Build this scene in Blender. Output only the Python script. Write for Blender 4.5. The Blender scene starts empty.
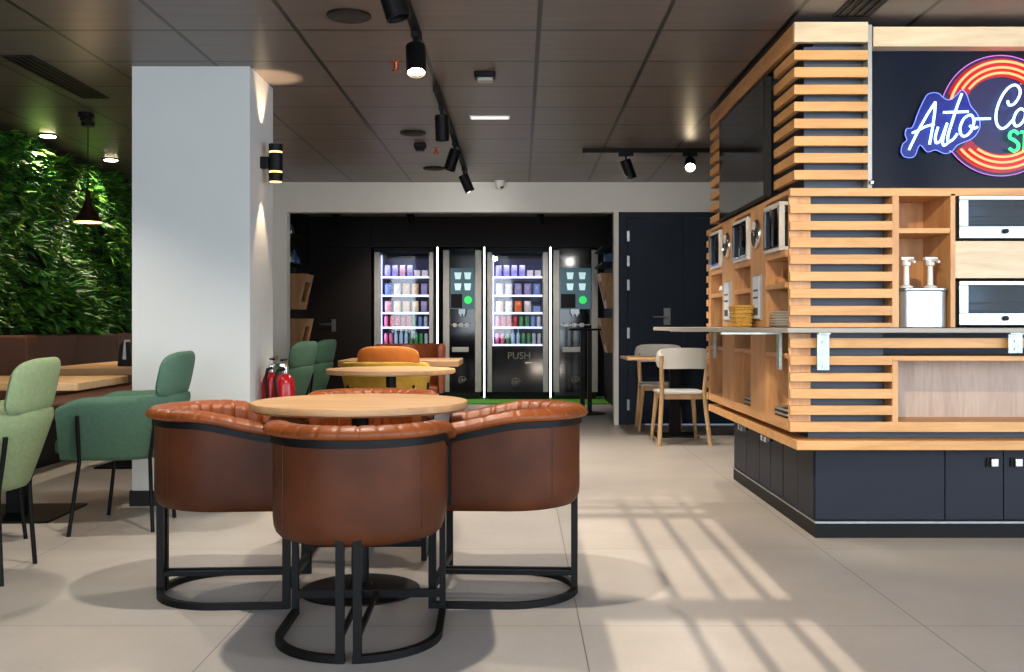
import bpy, bmesh, math, random
from mathutils import Vector, Matrix
random.seed(7)
PI = math.pi
scene = bpy.context.scene
COL = scene.collection
EYE = 1.05          # eye height; x_px = 520 + 1000 X / Y, y_px = 325 - 1000 (Z - EYE) / Y

# ------------------------------------------------------------------ materials
def lin(c):
    c = c / 255.0
    return c / 12.92 if c <= 0.04045 else ((c + 0.055) / 1.055) ** 2.4
def rgb(r, g, b): return (lin(r), lin(g), lin(b), 1.0)

def new_mat(name):
    m = bpy.data.materials.new(name); m.use_nodes = True
    nt = m.node_tree
    return m, nt, nt.nodes['Principled BSDF']

def plain(name, col, rough=0.5, metal=0.0, var=0.06, scale=12.0, bump=0.0, bscale=200.0, coat=0.0, spec=0.5):
    """solid colour with a little procedural tone variation"""
    m, nt, b = new_mat(name)
    b.inputs['Roughness'].default_value = rough
    b.inputs['Metallic'].default_value = metal
    b.inputs['Coat Weight'].default_value = coat
    b.inputs['Specular IOR Level'].default_value = spec
    tc = nt.nodes.new('ShaderNodeTexCoord')
    n = nt.nodes.new('ShaderNodeTexNoise'); n.inputs['Scale'].default_value = scale; n.inputs['Detail'].default_value = 4
    nt.links.new(tc.outputs['Object'], n.inputs['Vector'])
    r = nt.nodes.new('ShaderNodeValToRGB')
    r.color_ramp.elements[0].position = 0.3; r.color_ramp.elements[1].position = 0.7
    r.color_ramp.elements[0].color = tuple(min(1, c * (1 - var)) for c in col[:3]) + (1,)
    r.color_ramp.elements[1].color = tuple(min(1, c * (1 + var)) for c in col[:3]) + (1,)
    nt.links.new(n.outputs['Fac'], r.inputs['Fac'])
    nt.links.new(r.outputs['Color'], b.inputs['Base Color'])
    if bump:
        n2 = nt.nodes.new('ShaderNodeTexNoise'); n2.inputs['Scale'].default_value = bscale
        nt.links.new(tc.outputs['Object'], n2.inputs['Vector'])
        bp = nt.nodes.new('ShaderNodeBump'); bp.inputs['Strength'].default_value = bump; bp.inputs['Distance'].default_value = 0.002
        nt.links.new(n2.outputs['Fac'], bp.inputs['Height']); nt.links.new(bp.outputs['Normal'], b.inputs['Normal'])
    return m

def wood(name, c0, c1, axis='x', rough=0.45, scale=7.0):
    m, nt, b = new_mat(name)
    b.inputs['Roughness'].default_value = rough
    tc = nt.nodes.new('ShaderNodeTexCoord')
    mp = nt.nodes.new('ShaderNodeMapping')
    s = {'x': (0.12, 1, 1), 'y': (1, 0.12, 1), 'z': (1, 1, 0.12)}[axis]
    mp.inputs['Scale'].default_value = tuple(v * scale for v in s)
    nt.links.new(tc.outputs['Object'], mp.inputs['Vector'])
    n = nt.nodes.new('ShaderNodeTexNoise'); n.inputs['Scale'].default_value = 2.2; n.inputs['Detail'].default_value = 6; n.inputs['Distortion'].default_value = 1.2
    nt.links.new(mp.outputs['Vector'], n.inputs['Vector'])
    n2 = nt.nodes.new('ShaderNodeTexNoise'); n2.inputs['Scale'].default_value = 14; n2.inputs['Detail'].default_value = 3
    nt.links.new(mp.outputs['Vector'], n2.inputs['Vector'])
    mx = nt.nodes.new('ShaderNodeMath'); mx.operation = 'MULTIPLY_ADD'; mx.inputs[1].default_value = 0.35
    nt.links.new(n2.outputs['Fac'], mx.inputs[0]); nt.links.new(n.outputs['Fac'], mx.inputs[2])
    r = nt.nodes.new('ShaderNodeValToRGB')
    r.color_ramp.elements[0].position = 0.45; r.color_ramp.elements[1].position = 0.85
    r.color_ramp.elements[0].color = c0; r.color_ramp.elements[1].color = c1
    nt.links.new(mx.outputs[0], r.inputs['Fac']); nt.links.new(r.outputs['Color'], b.inputs['Base Color'])
    return m

def emit(name, col, strength):
    m, nt, b = new_mat(name)
    b.inputs['Base Color'].default_value = col
    b.inputs['Emission Color'].default_value = col
    b.inputs['Emission Strength'].default_value = strength
    return m

def pane_mat(name, tint=(1, 1, 1, 1), gloss=0.12):
    m = bpy.data.materials.new(name); m.use_nodes = True
    nt = m.node_tree; nt.nodes.clear()
    o = nt.nodes.new('ShaderNodeOutputMaterial')
    t = nt.nodes.new('ShaderNodeBsdfTransparent'); t.inputs['Color'].default_value = tint
    g = nt.nodes.new('ShaderNodeBsdfGlossy'); g.inputs['Roughness'].default_value = 0.03
    mx = nt.nodes.new('ShaderNodeMixShader'); mx.inputs['Fac'].default_value = gloss
    nt.links.new(t.outputs[0], mx.inputs[1]); nt.links.new(g.outputs[0], mx.inputs[2]); nt.links.new(mx.outputs[0], o.inputs['Surface'])
    return m

def tiles(name, c0, c1, cj, px, ox, py, oy, joint, rough, spec=0.5, noise_scale=3.0, fine=0.25, stretch=(1, 1, 1), tilevar=0.0, rj=None):
    """grid of tiles with thin joints, laid out in world metres"""
    m, nt, b = new_mat(name)
    b.inputs['Roughness'].default_value = rough
    b.inputs['Specular IOR Level'].default_value = spec
    tc = nt.nodes.new('ShaderNodeTexCoord')
    sp = nt.nodes.new('ShaderNodeSeparateXYZ'); nt.links.new(tc.outputs['Object'], sp.inputs[0])
    def math_(op, a, bb=None, c=None):
        n = nt.nodes.new('ShaderNodeMath'); n.operation = op
        for i, v in enumerate((a, bb, c)):
            if v is None: continue
            if isinstance(v, (int, float)): n.inputs[i].default_value = v
            else: nt.links.new(v, n.inputs[i])
        return n.outputs[0]
    dists, ids = [], []
    for out, p, o in ((sp.outputs[0], px, ox), (sp.outputs[1], py, oy)):
        t = math_('DIVIDE', math_('SUBTRACT', out, o), p)
        f = math_('FRACT', t)
        ids.append(math_('FLOOR', t))
        d = math_('MULTIPLY', math_('MINIMUM', f, math_('SUBTRACT', 1.0, f)), p)
        dists.append(d)
    dmin = math_('MINIMUM', dists[0], dists[1])
    isj = math_('LESS_THAN', dmin, joint)
    mp = nt.nodes.new('ShaderNodeMapping'); mp.inputs['Scale'].default_value = stretch
    nt.links.new(tc.outputs['Object'], mp.inputs['Vector'])
    n = nt.nodes.new('ShaderNodeTexNoise'); n.inputs['Scale'].default_value = noise_scale; n.inputs['Detail'].default_value = 8; n.inputs['Roughness'].default_value = 0.6
    nt.links.new(mp.outputs['Vector'], n.inputs['Vector'])
    n2 = nt.nodes.new('ShaderNodeTexNoise'); n2.inputs['Scale'].default_value = noise_scale * 40; n2.inputs['Detail'].default_value = 2
    nt.links.new(mp.outputs['Vector'], n2.inputs['Vector'])
    v = math_('MULTIPLY_ADD', n2.outputs['Fac'], fine, math_('MULTIPLY', n.outputs['Fac'], 1.0 - fine))
    if tilevar:
        wn = nt.nodes.new('ShaderNodeTexWhiteNoise'); wn.noise_dimensions = '2D'
        cb = nt.nodes.new('ShaderNodeCombineXYZ'); nt.links.new(ids[0], cb.inputs[0]); nt.links.new(ids[1], cb.inputs[1])
        nt.links.new(cb.outputs[0], wn.inputs['Vector'])
        v = math_('MULTIPLY_ADD', math_('SUBTRACT', wn.outputs['Value'], 0.5), tilevar, v)
    r = nt.nodes.new('ShaderNodeValToRGB')
    r.color_ramp.elements[0].position = 0.32; r.color_ramp.elements[1].position = 0.68
    r.color_ramp.elements[0].color = c0; r.color_ramp.elements[1].color = c1
    nt.links.new(v, r.inputs['Fac'])
    mix = nt.nodes.new('ShaderNodeMix'); mix.data_type = 'RGBA'
    nt.links.new(isj, mix.inputs[0]); nt.links.new(r.outputs['Color'], mix.inputs[6]); mix.inputs[7].default_value = cj
    nt.links.new(mix.outputs[2], b.inputs['Base Color'])
    return m

M = {}
M['floor'] = tiles('polished concrete tiles', rgb(166, 158, 149), rgb(186, 178, 169), rgb(118, 112, 106), 1.2, 0.21, 1.2, 3.49, 0.0022, 0.38, 0.45, noise_scale=1.6, tilevar=0.10)
M['ceiling'] = tiles('dark ceiling panels', rgb(86, 79, 77), rgb(108, 100, 97), rgb(12, 10, 10), 0.616, 0.095, 0.598, 5.09, 0.012, 0.36, 0.5, noise_scale=6, fine=0.4, stretch=(0.3, 3, 1), tilevar=0.06)
M['white_wall'] = plain('white painted wall', rgb(230, 231, 226), 0.75, var=0.02, scale=3)
M['column'] = plain('grey white column paint', rgb(206, 209, 206), 0.75, var=0.02, scale=3)
M['black'] = plain('black powder coat', rgb(8, 8, 9), 0.5, var=0.1, spec=0.22)
M['black_matte'] = plain('matte black', rgb(18, 17, 17), 0.7, var=0.1)
M['black_gloss'] = plain('glossy black', rgb(10, 10, 12), 0.08, var=0.05)
M['dark_wall'] = plain('dark brown niche panel', rgb(27, 20, 17), 0.5, var=0.1, scale=4, spec=0.25)
M['navy'] = plain('navy laminate', rgb(27, 31, 43), 0.5, var=0.05, scale=5, spec=0.28)
M['slate'] = plain('slate grey backing board', rgb(66, 72, 82), 0.5, var=0.05, scale=5)
M['door'] = plain('dark blue grey door paint', rgb(34, 44, 58), 0.6, var=0.05, scale=4, spec=0.2)
M['oak'] = wood('honey oak', rgb(196, 142, 84), rgb(218, 166, 106), 'x')
M['oak_y'] = wood('honey oak lengthwise', rgb(186, 132, 82), rgb(212, 160, 106), 'y')
M['oak_z'] = wood('honey oak upright', rgb(188, 134, 84), rgb(214, 162, 108), 'z')
M['oak_daylit'] = wood('daylit oak board', rgb(204, 180, 146), rgb(226, 204, 170), 'x')  # oak made paler: daylight on the boards put into the colour
M['veneer'] = wood('brown veneer panel', rgb(168, 146, 128), rgb(192, 170, 152), 'z')
M['table_oak'] = wood('table oak', rgb(190, 142, 92), rgb(216, 172, 120), 'x', 0.4)
M['table_pale'] = wood('pale table oak', rgb(172, 130, 88), rgb(196, 156, 110), 'x', 0.45)
M['beech'] = wood('beech legs', rgb(200, 160, 112), rgb(222, 184, 138), 'z', 0.45)
M['leather'] = plain('cognac leather', rgb(132, 66, 24), 0.42, spec=0.4, var=0.25, scale=5, bump=0.25, bscale=260)
M['leather_dark'] = plain('brown leather shell', rgb(82, 41, 19), 0.5, spec=0.24, var=0.35, scale=4, bump=0.2, bscale=220)
M['leather_bench'] = plain('dark brown bench leather', rgb(92, 58, 42), 0.5, var=0.12, scale=5, bump=0.2)
M['stitch'] = plain('dark stitch', rgb(60, 30, 18), 0.6)
M['green'] = plain('sage green fabric', rgb(74, 108, 88), 0.85, var=0.10, scale=60, bump=0.4, bscale=500)
M['green_lit'] = plain('lit sage green fabric', rgb(128, 146, 106), 0.85, var=0.10, scale=60, bump=0.4, bscale=500)  # lit copy of the sage fabric, warm light put into the colour
M['mustard'] = plain('mustard velvet', rgb(176, 140, 44), 0.8, var=0.2, scale=18, bump=0.3)
M['orange'] = plain('burnt orange fabric', rgb(188, 106, 34), 0.8, var=0.1, scale=25, bump=0.3)
M['tan_leather'] = plain('rust ribbed leather', rgb(130, 66, 36), 0.4, var=0.15)
M['white_plastic'] = plain('white plastic', rgb(226, 226, 222), 0.4, var=0.02)
M['white_lacquer'] = plain('white lacquered seat', rgb(216, 214, 208), 0.4, var=0.02)
M['steel'] = plain('brushed steel', rgb(168, 174, 178), 0.30, metal=0.95, var=0.06, scale=30)
M['zinc'] = plain('galvanised steel', rgb(176, 186, 180), 0.45, metal=0.8, var=0.18, scale=30)
M['tub_steel'] = plain('polished tub steel', rgb(206, 210, 214), 0.3, metal=0.85, var=0.03)
M['chrome'] = plain('chrome', rgb(225, 225, 225), 0.1, metal=1.0, var=0.02)
M['steel_side'] = plain('satin steel cladding', rgb(172, 169, 162), 0.42, metal=0.4, var=0.08)
M['copper'] = plain('copper', rgb(200, 110, 70), 0.3, metal=1.0)
M['bronze'] = plain('dark bronze shade', rgb(54, 38, 28), 0.4, metal=0.6)
M['red'] = plain('red enamel', rgb(176, 24, 30), 0.25, var=0.05)
M['turf'] = plain('artificial turf', rgb(84, 150, 40), 0.95, var=0.4, scale=120, bump=1.0, bscale=300)
M['wicker'] = plain('yellow wicker', rgb(206, 158, 62), 0.6, var=0.3, scale=120, bump=0.8, bscale=150)
M['china'] = plain('white china', rgb(222, 216, 206), 0.2, var=0.02)
M['pastry'] = plain('baked crust', rgb(196, 138, 84), 0.7, var=0.2, scale=40)
M['paper'] = plain('white paper', rgb(214, 220, 228), 0.8, var=0.06, scale=30)
M['glass'] = pane_mat('clear pane', (0.97, 0.98, 1, 1), 0.04)
M['tint_glass'] = pane_mat('smoked pane', (0.45, 0.5, 0.55, 1), 0.012)
M['tv_screen'] = plain('switched off screen', rgb(10, 11, 15), 0.06, var=0.02, spec=0.5)
M['sign_panel'] = plain('glossy navy sign panel', rgb(12, 18, 34), 0.12, var=0.05, spec=0.25)
M['neon_white'] = emit('ice blue neon', (0.42, 0.68, 1.0, 1), 2.2)
M['neon_red'] = emit('orange red neon', (1.0, 0.17, 0.065, 1), 2.3)
M['neon_green'] = emit('green neon', (0.04, 1.0, 0.22, 1), 1.2)
M['neon_edge'] = emit('violet lit acrylic edge', (0.45, 0.14, 0.6, 1), 0.55)
M['neon_edge_blue'] = emit('blue lit acrylic edge', (0.16, 0.24, 1.0, 1), 0.7)
M['acrylic_blue_glow'] = plain('acrylic backing in blue glow', rgb(6, 22, 112), 0.25, var=0.05)  # glow of the script tubes put into the backing colour
M['acrylic_dark'] = plain('dark violet acrylic backing', rgb(30, 26, 74), 0.25, var=0.05)
M['led_white'] = emit('white led', (0.86, 0.93, 1.0, 1), 3.5)
M['led_blue'] = emit('pale blue led', (0.55, 0.62, 1.0, 1), 1.2)
M['lamp_warm'] = emit('warm lamp face', (1.0, 0.80, 0.52, 1), 30.0)
M['lamp_glow'] = emit('warm slot glow', (1.0, 0.52, 0.20, 1), 2.2)
M['lamp_soft'] = emit('soft white diffuser', (1.0, 0.95, 0.86, 1), 0.6)
M['pendant_in'] = plain('gold shade lining', rgb(214, 150, 60), 0.4)
M['shelf_white'] = plain('white wire shelf', rgb(210, 212, 230), 0.4); M['shelf_glow'] = emit('added shelf edge glow', (0.66, 0.74, 1.0, 1), 0.9)
M['cab_back'] = plain('cabinet lining', rgb(56, 60, 96), 0.5)
M['screen_blue'] = emit('menu screen', (0.03, 0.06, 0.075, 1), 0.9)
M['screen_cup'] = emit('cup picture on screen', (0.36, 0.52, 0.54, 1), 0.8)
M['btn_green'] = emit('lit green button', (0.02, 0.48, 0.09, 1), 0.8)
M['btn_red'] = emit('lit red button', (0.9, 0.1, 0.08, 1), 0.8)
M['mark'] = plain('light grey print', rgb(170, 166, 160), 0.5)
M['mark_dim'] = plain('dim grey print', rgb(112, 108, 104), 0.5)
M['blue_item'] = plain('blue plastic', rgb(60, 96, 150), 0.4)

def leaf_mat():
    m, nt, b = new_mat('garden wall leaves')
    g = nt.nodes.new('ShaderNodeNewGeometry')
    r = nt.nodes.new('ShaderNodeValToRGB')
    e = r.color_ramp.elements
    e[0].position = 0.0; e[0].color = rgb(24, 58, 26)
    e[1].position = 1.0; e[1].color = rgb(120, 172, 46)
    x = e.new(0.45); x.color = rgb(40, 96, 30)
    x = e.new(0.8); x.color = rgb(74, 134, 36)
    nt.links.new(g.outputs['Random Per Island'], r.inputs['Fac'])
    nt.links.new(r.outputs['Color'], b.inputs['Base Color'])
    b.inputs['Roughness'].default_value = 0.5
    return m
M['leaf'] = leaf_mat()

# ------------------------------------------------------------------ geometry helpers
class MB:
    """collects shapes, then links them as ONE mesh object"""
    def __init__(self): self.v = []; self.f = []; self.mi = []; self.cur = 0
    def add(self, verts, faces):
        o = len(self.v)
        self.v += [tuple(p) for p in verts]
        self.f += [tuple(i + o for i in f) for f in faces]
        self.mi += [self.cur] * len(faces)
        return self
    def mat(self, i): self.cur = i; return self
    def box(self, x0, x1, y0, y1, z0, z1):
        x0, x1 = sorted((x0, x1)); y0, y1 = sorted((y0, y1)); z0, z1 = sorted((z0, z1))
        v = [(x0,y0,z0),(x1,y0,z0),(x1,y1,z0),(x0,y1,z0),(x0,y0,z1),(x1,y0,z1),(x1,y1,z1),(x0,y1,z1)]
        f = [(3,2,1,0),(4,5,6,7),(0,1,5,4),(1,2,6,5),(2,3,7,6),(3,0,4,7)]
        return self.add(v, f)
    def prism(self, poly, z0, z1):
        n = len(poly)
        a = sum(poly[i][0]*poly[(i+1)%n][1]-poly[(i+1)%n][0]*poly[i][1] for i in range(n))
        if a < 0: poly = poly[::-1]
        v = [(x, y, z0) for x, y in poly] + [(x, y, z1) for x, y in poly]
        f = [tuple(range(n))[::-1], tuple(range(n, 2*n))] + [(i, (i+1)%n, n+(i+1)%n, n+i) for i in range(n)]
        return self.add(v, f)
    def prism_y(self, poly, y0, y1):
        """poly in (x, z), extruded along y"""
        n = len(poly)
        a = sum(poly[i][0]*poly[(i+1)%n][1]-poly[(i+1)%n][0]*poly[i][1] for i in range(n))
        if a < 0: poly = poly[::-1]
        v = [(x, y0, z) for x, z in poly] + [(x, y1, z) for x, z in poly]
        f = [tuple(range(n)), tuple(range(n, 2*n))[::-1]] + [((i+1)%n, i, n+i, n+(i+1)%n) for i in range(n)]
        return self.add(v, f)
    def lathe(self, prof, n=32, c=(0, 0, 0), R=None):
        """prof: (r, z) from bottom to top; closed with caps when r > 0"""
        vs, fs = [], []
        for r, z in prof:
            for k in range(n):
                a = 2*PI*k/n; vs.append(Vector((r*math.cos(a), r*math.sin(a), z)))
        for j in range(len(prof)-1):
            for k in range(n):
                fs.append((j*n+k, j*n+(k+1)%n, (j+1)*n+(k+1)%n, (j+1)*n+k))
        fs.append(tuple(range(n))[::-1]); fs.append(tuple(range((len(prof)-1)*n, len(prof)*n)))
        if R is not None: vs = [R @ p for p in vs]
        return self.add([p + Vector(c) for p in vs], fs)
    def cyl(self, p0, p1, r0, r1=None, n=20):
        p0, p1 = Vector(p0), Vector(p1); r1 = r0 if r1 is None else r1
        d = (p1 - p0); L = d.length
        R = d.to_track_quat('Z', 'Y').to_matrix()
        return self.lathe([(r0, 0), (r1, L)], n, p0, R)
    def tube(self, pts, r, n=8, closed=False):
        pts = [Vector(p) for p in pts]; N = len(pts); vs, fs = [], []
        t0 = (pts[1]-pts[0]).normalized()
        u = t0.orthogonal().normalized()
        for i, p in enumerate(pts):
            if closed: t = (pts[(i+1)%N]-pts[i-1]).normalized()
            else: t = (pts[min(i+1,N-1)]-pts[max(i-1,0)]).normalized()
            u = (u - t*u.dot(t)).normalized(); w = t.cross(u)
            for k in range(n):
                a = 2*PI*(k+.5)/n; vs.append(p + (u*math.cos(a)+w*math.sin(a))*r)
        for i in range(N if closed else N-1):
            j = (i+1) % N
            for k in range(n):
                fs.append((i*n+k, i*n+(k+1)%n, j*n+(k+1)%n, j*n+k))
        if not closed:
            fs.append(tuple(range(n))[::-1]); fs.append(tuple(range((N-1)*n, N*n)))
        return self.add(vs, fs)
    def grid(self, rows, closed_v=True, cap=True):
        """rows: list of equally long point lists; each row a closed loop when closed_v"""
        n = len(rows[0]); vs = [p for r in rows for p in r]; fs = []
        for i in range(len(rows)-1):
            for k in range(n if closed_v else n-1):
                fs.append((i*n+k, i*n+(k+1)%n, (i+1)*n+(k+1)%n, (i+1)*n+k))
        if cap and closed_v:
            fs.append(tuple(range(n))[::-1]); fs.append(tuple(range((len(rows)-1)*n, len(rows)*n)))
        return self.add(vs, fs)
    def build(self, name, mats, parent=None, smooth=True, angle=38, bevel=0.0, world=False, kind=None, label=None):
        me = bpy.data.meshes.new(name)
        v = self.v
        if world and parent is not None:
            o = Vector((0, 0, 0)); p = parent
            while p is not None: o += p.location; p = p.parent
            v = [(x-o.x, y-o.y, z-o.z) for x, y, z in v]
        me.from_pydata(v, [], self.f)
        for m in (mats if isinstance(mats, (list, tuple)) else [mats]): me.materials.append(M[m] if isinstance(m, str) else m)
        me.polygons.foreach_set('material_index', self.mi)
        bm = bmesh.new(); bm.from_mesh(me); bmesh.ops.recalc_face_normals(bm, faces=bm.faces); bm.to_mesh(me); bm.free()
        if smooth:
            me.polygons.foreach_set('use_smooth', [True]*len(me.polygons)); me.set_sharp_from_angle(angle=math.radians(angle))
        me.update()
        ob = bpy.data.objects.new(name, me); COL.objects.link(ob)
        if parent is not None: ob.parent = parent
        if bevel:
            md = ob.modifiers.new('bevel', 'BEVEL'); md.width = bevel; md.segments = 2; md.limit_method = 'ANGLE'; md.angle_limit = math.radians(40)
            md.harden_normals = False
        if kind: ob['kind'] = kind
        if label: ob['label'] = label
        return ob

def bx(*a): return MB().box(*a)

def thing(name, label, cat, loc=(0, 0, 0), rz=0.0, group=None):
    o = bpy.data.objects.new(name, None); COL.objects.link(o)
    o.empty_display_size = 0.1
    o.location = loc; o.rotation_euler = (0, 0, rz)
    o['label'] = label; o['category'] = cat
    if group: o['group'] = group
    return o
def tag(o, label, cat, group=None, kind=None):
    o['label'] = label; o['category'] = cat
    if group: o['group'] = group
    if kind: o['kind'] = kind
    return o
def copy_tree(o, parent=None):
    c = o.copy(); COL.objects.link(c)
    if parent is not None: c.parent = parent
    for ch in list(o.children): copy_tree(ch, c)
    return c
def place(proto, used, loc, rz, label, group=None):
    o = proto if not used else copy_tree(proto)
    used.append(1)
    o.location = loc; o.rotation_euler = (0, 0, rz); o['label'] = label
    if group: o['group'] = group
    return o
ORD = ['first', 'second', 'third', 'fourth', 'fifth', 'sixth', 'seventh', 'eighth', 'ninth', 'tenth']

def X(px, Y): return (px - 520) * Y / 1000.0
def Z(py, Y): return EYE - (py - 325) * Y / 1000.0

def rrect(hx, hy, r, n=5, cx=0, cy=0):
    pts = []
    for sx, sy, a0 in ((1, 1, 0), (-1, 1, PI/2), (-1, -1, PI), (1, -1, 3*PI/2)):
        for k in range(n+1):
            a = a0 + PI/2*k/n
            pts.append((cx + sx*(hx-r) + r*math.cos(a), cy + sy*(hy-r) + r*math.sin(a)))
    return pts

def upath(r, yf, n_arc=28, n_st=8):
    """U shaped path open to +y: (x, y, nx, ny, s)"""
    P = []
    for k in range(n_st): P.append((r, yf*(1-k/n_st), 1, 0))
    for k in range(n_arc+1):
        a = -PI*k/n_arc; P.append((r*math.cos(a), r*math.sin(a), math.cos(a), math.sin(a)))
    for k in range(1, n_st+1): P.append((-r, yf*k/n_st, -1, 0))
    out, s = [], 0
    for i, p in enumerate(P):
        if i: s += math.hypot(p[0]-P[i-1][0], p[1]-P[i-1][1])
        out.append(p + (s,))
    return out

CEIL = 2.55
BACK = 10.5

# ------------------------------------------------------------------ the setting
bx(-4.3, 6.8, -2.6, BACK+0.15, -0.1, 0).build('floor', 'floor', kind='structure', smooth=False)
bx(-4.3, 6.8, BACK+0.15, 14.8, -0.1, 0).build('floor', 'floor', kind='structure', smooth=False)
bx(-4.3, 6.8, -1.56, 14.8, CEIL, CEIL+0.1).build('ceiling', 'ceiling', kind='structure', smooth=False)
bx(-4.25, -4.09, -2.6, BACK, 0, CEIL).build('wall_left', 'dark_wall', kind='structure')
bx(6.6, 6.75, -2.6, BACK, 0, CEIL).build('wall_right', 'white_wall', kind='structure')
b = MB()
b.box(-4.25, X(287, BACK), BACK, BACK+0.14, 0, CEIL)
b.box(X(287, BACK), X(617, BACK), BACK, BACK+0.14, Z(212, BACK), CEIL)
b.box(X(617, BACK), 6.7, BACK, BACK+0.14, Z(212, BACK), CEIL)
b.box(X(614, BACK), X(618.5, BACK), BACK-0.01, BACK+0.14, 0, Z(212, BACK))
b.build('wall_back', 'white_wall', kind='structure')
# door wall in dark blue grey: panel, leaf, hinges and lever
b = MB(); b.box(X(618.5, BACK), X(628, BACK)-0.004, BACK, BACK+0.1, 0, Z(212, BACK)); b.box(3.2, 6.7, BACK, BACK+0.1, 0, Z(212, BACK))
b.box(X(628, BACK)-0.004, 3.2, BACK, BACK+0.1, Z(218, BACK), Z(212, BACK))
b.build('wall_side_panel', 'door', kind='structure')
dx0 = X(628, BACK)+0.002
d = bx(dx0, X(672, BACK)+0.12, BACK+0.012, BACK+0.06, 0.012, Z(218, BACK)-0.004).build('door_1', 'door', kind='structure')
for yy in (236, 261, 285, 333, 405):
    MB().box(dx0-0.012, dx0+0.014, BACK-0.006, BACK+0.02, Z(yy, BACK)-0.055, Z(yy, BACK)+0.055).build('hinge', 'steel', d)
h = bx(X(667, BACK)-0.035, X(667, BACK)+0.04, BACK-0.0, BACK+0.014, Z(325, BACK), Z(308, BACK)).build('handle_plate', 'steel', d, bevel=0.004)
b = MB(); hz = Z(317, BACK); b.cyl((X(667, BACK), BACK+0.005, hz), (X(667, BACK), BACK-0.05, hz), 0.011); b.cyl((X(667, BACK)+0.01, BACK-0.05, hz), (X(667, BACK)-0.15, BACK-0.05, hz), 0.010)
b.build('door_lever', 'steel', h)
bx(X(672, BACK)+0.124, 3.196, BACK+0.012, BACK+0.06, 0.012, Z(218, BACK)-0.004).build('door_2', 'door', kind='structure')
# column
CX0, CX1, CY0, CY1 = -2.25, -1.566, 5.80, 6.34
bx(CX0, CX1, CY0, CY1, 0, CEIL).build('column', 'column', kind='structure')
b = MB(); b.box(CX0-0.012, CX1+0.012, CY0-0.012, CY0, 0, 0.09); b.box(CX0-0.012, CX1+0.012, CY1, CY1+0.012, 0, 0.09)
b.box(CX0-0.012, CX0, CY0, CY1, 0, 0.09); b.box(CX1, CX1+0.012, CY0, CY1, 0, 0.09)
b.build('baseboard_column', 'black_matte', kind='structure')
# vending niche behind the opening
NB = 14.3
bx(-3.05, -2.92, BACK+0.14, NB, 0, CEIL).build('wall_niche_left', 'dark_wall', kind='structure')
bx(1.20, 1.33, BACK+0.14, NB, 0, CEIL).build('wall_niche_right', 'dark_wall', kind='structure')
bx(-3.05, 1.33, NB+0.42, NB+0.5, 0, CEIL).build('wall_niche_back', 'dark_wall', kind='structure')
FM = 13.9     # fronts of the machines
b = MB(); b.box(-2.92, X(371, 13.85), 13.85, NB+0.42, 0, 2.12); b.box(-2.92, X(371, 13.85), 13.86, NB+0.42, 2.126, CEIL)
NP = b.build('wall_niche_panel', 'dark_wall', kind='structure')
bx(X(371, 13.85)+0.004, 1.20, 13.87, NB+0.42, 2.13, CEIL).build('wall_niche_fascia', 'dark_wall', kind='structure')
b = MB(); b.cyl((-2.58, 13.85, 1.06), (-2.58, 13.79, 1.06), 0.012); b.cyl((-2.56, 13.79, 1.06), (-2.76, 13.79, 1.06), 0.011)
b.box(-2.61, -2.55, 13.842, 13.85, 0.96, 1.13)
b.build('door_lever', 'steel', NP)
# facade behind the camera: unseen wall and mullions, opening shaped to form the sun patch
FY = -1.5
b = MB()
b.box(-4.3, 0.30, FY-0.1, FY, 0, CEIL); b.box(1.04, 6.8, FY-0.1, FY, 0, CEIL); b.box(0.30, 1.04, FY-0.1, FY, 0, 0.9)
b.build('wall_front', 'white_wall', kind='structure')
b = MB()
for x in (0.60, 0.772, 0.952): b.box(x-0.022, x+0.022, FY-0.06, FY-0.02, 0.9, CEIL)
for z, t in ((1.70, 0.04), (2.29, 0.022), (2.37, 0.015), (2.44, 0.015), (2.51, 0.015)): b.box(0.30, 1.04, FY-0.06, FY-0.02, z-t, z+t)
b.build('window_1', 'black', kind='structure')

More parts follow.
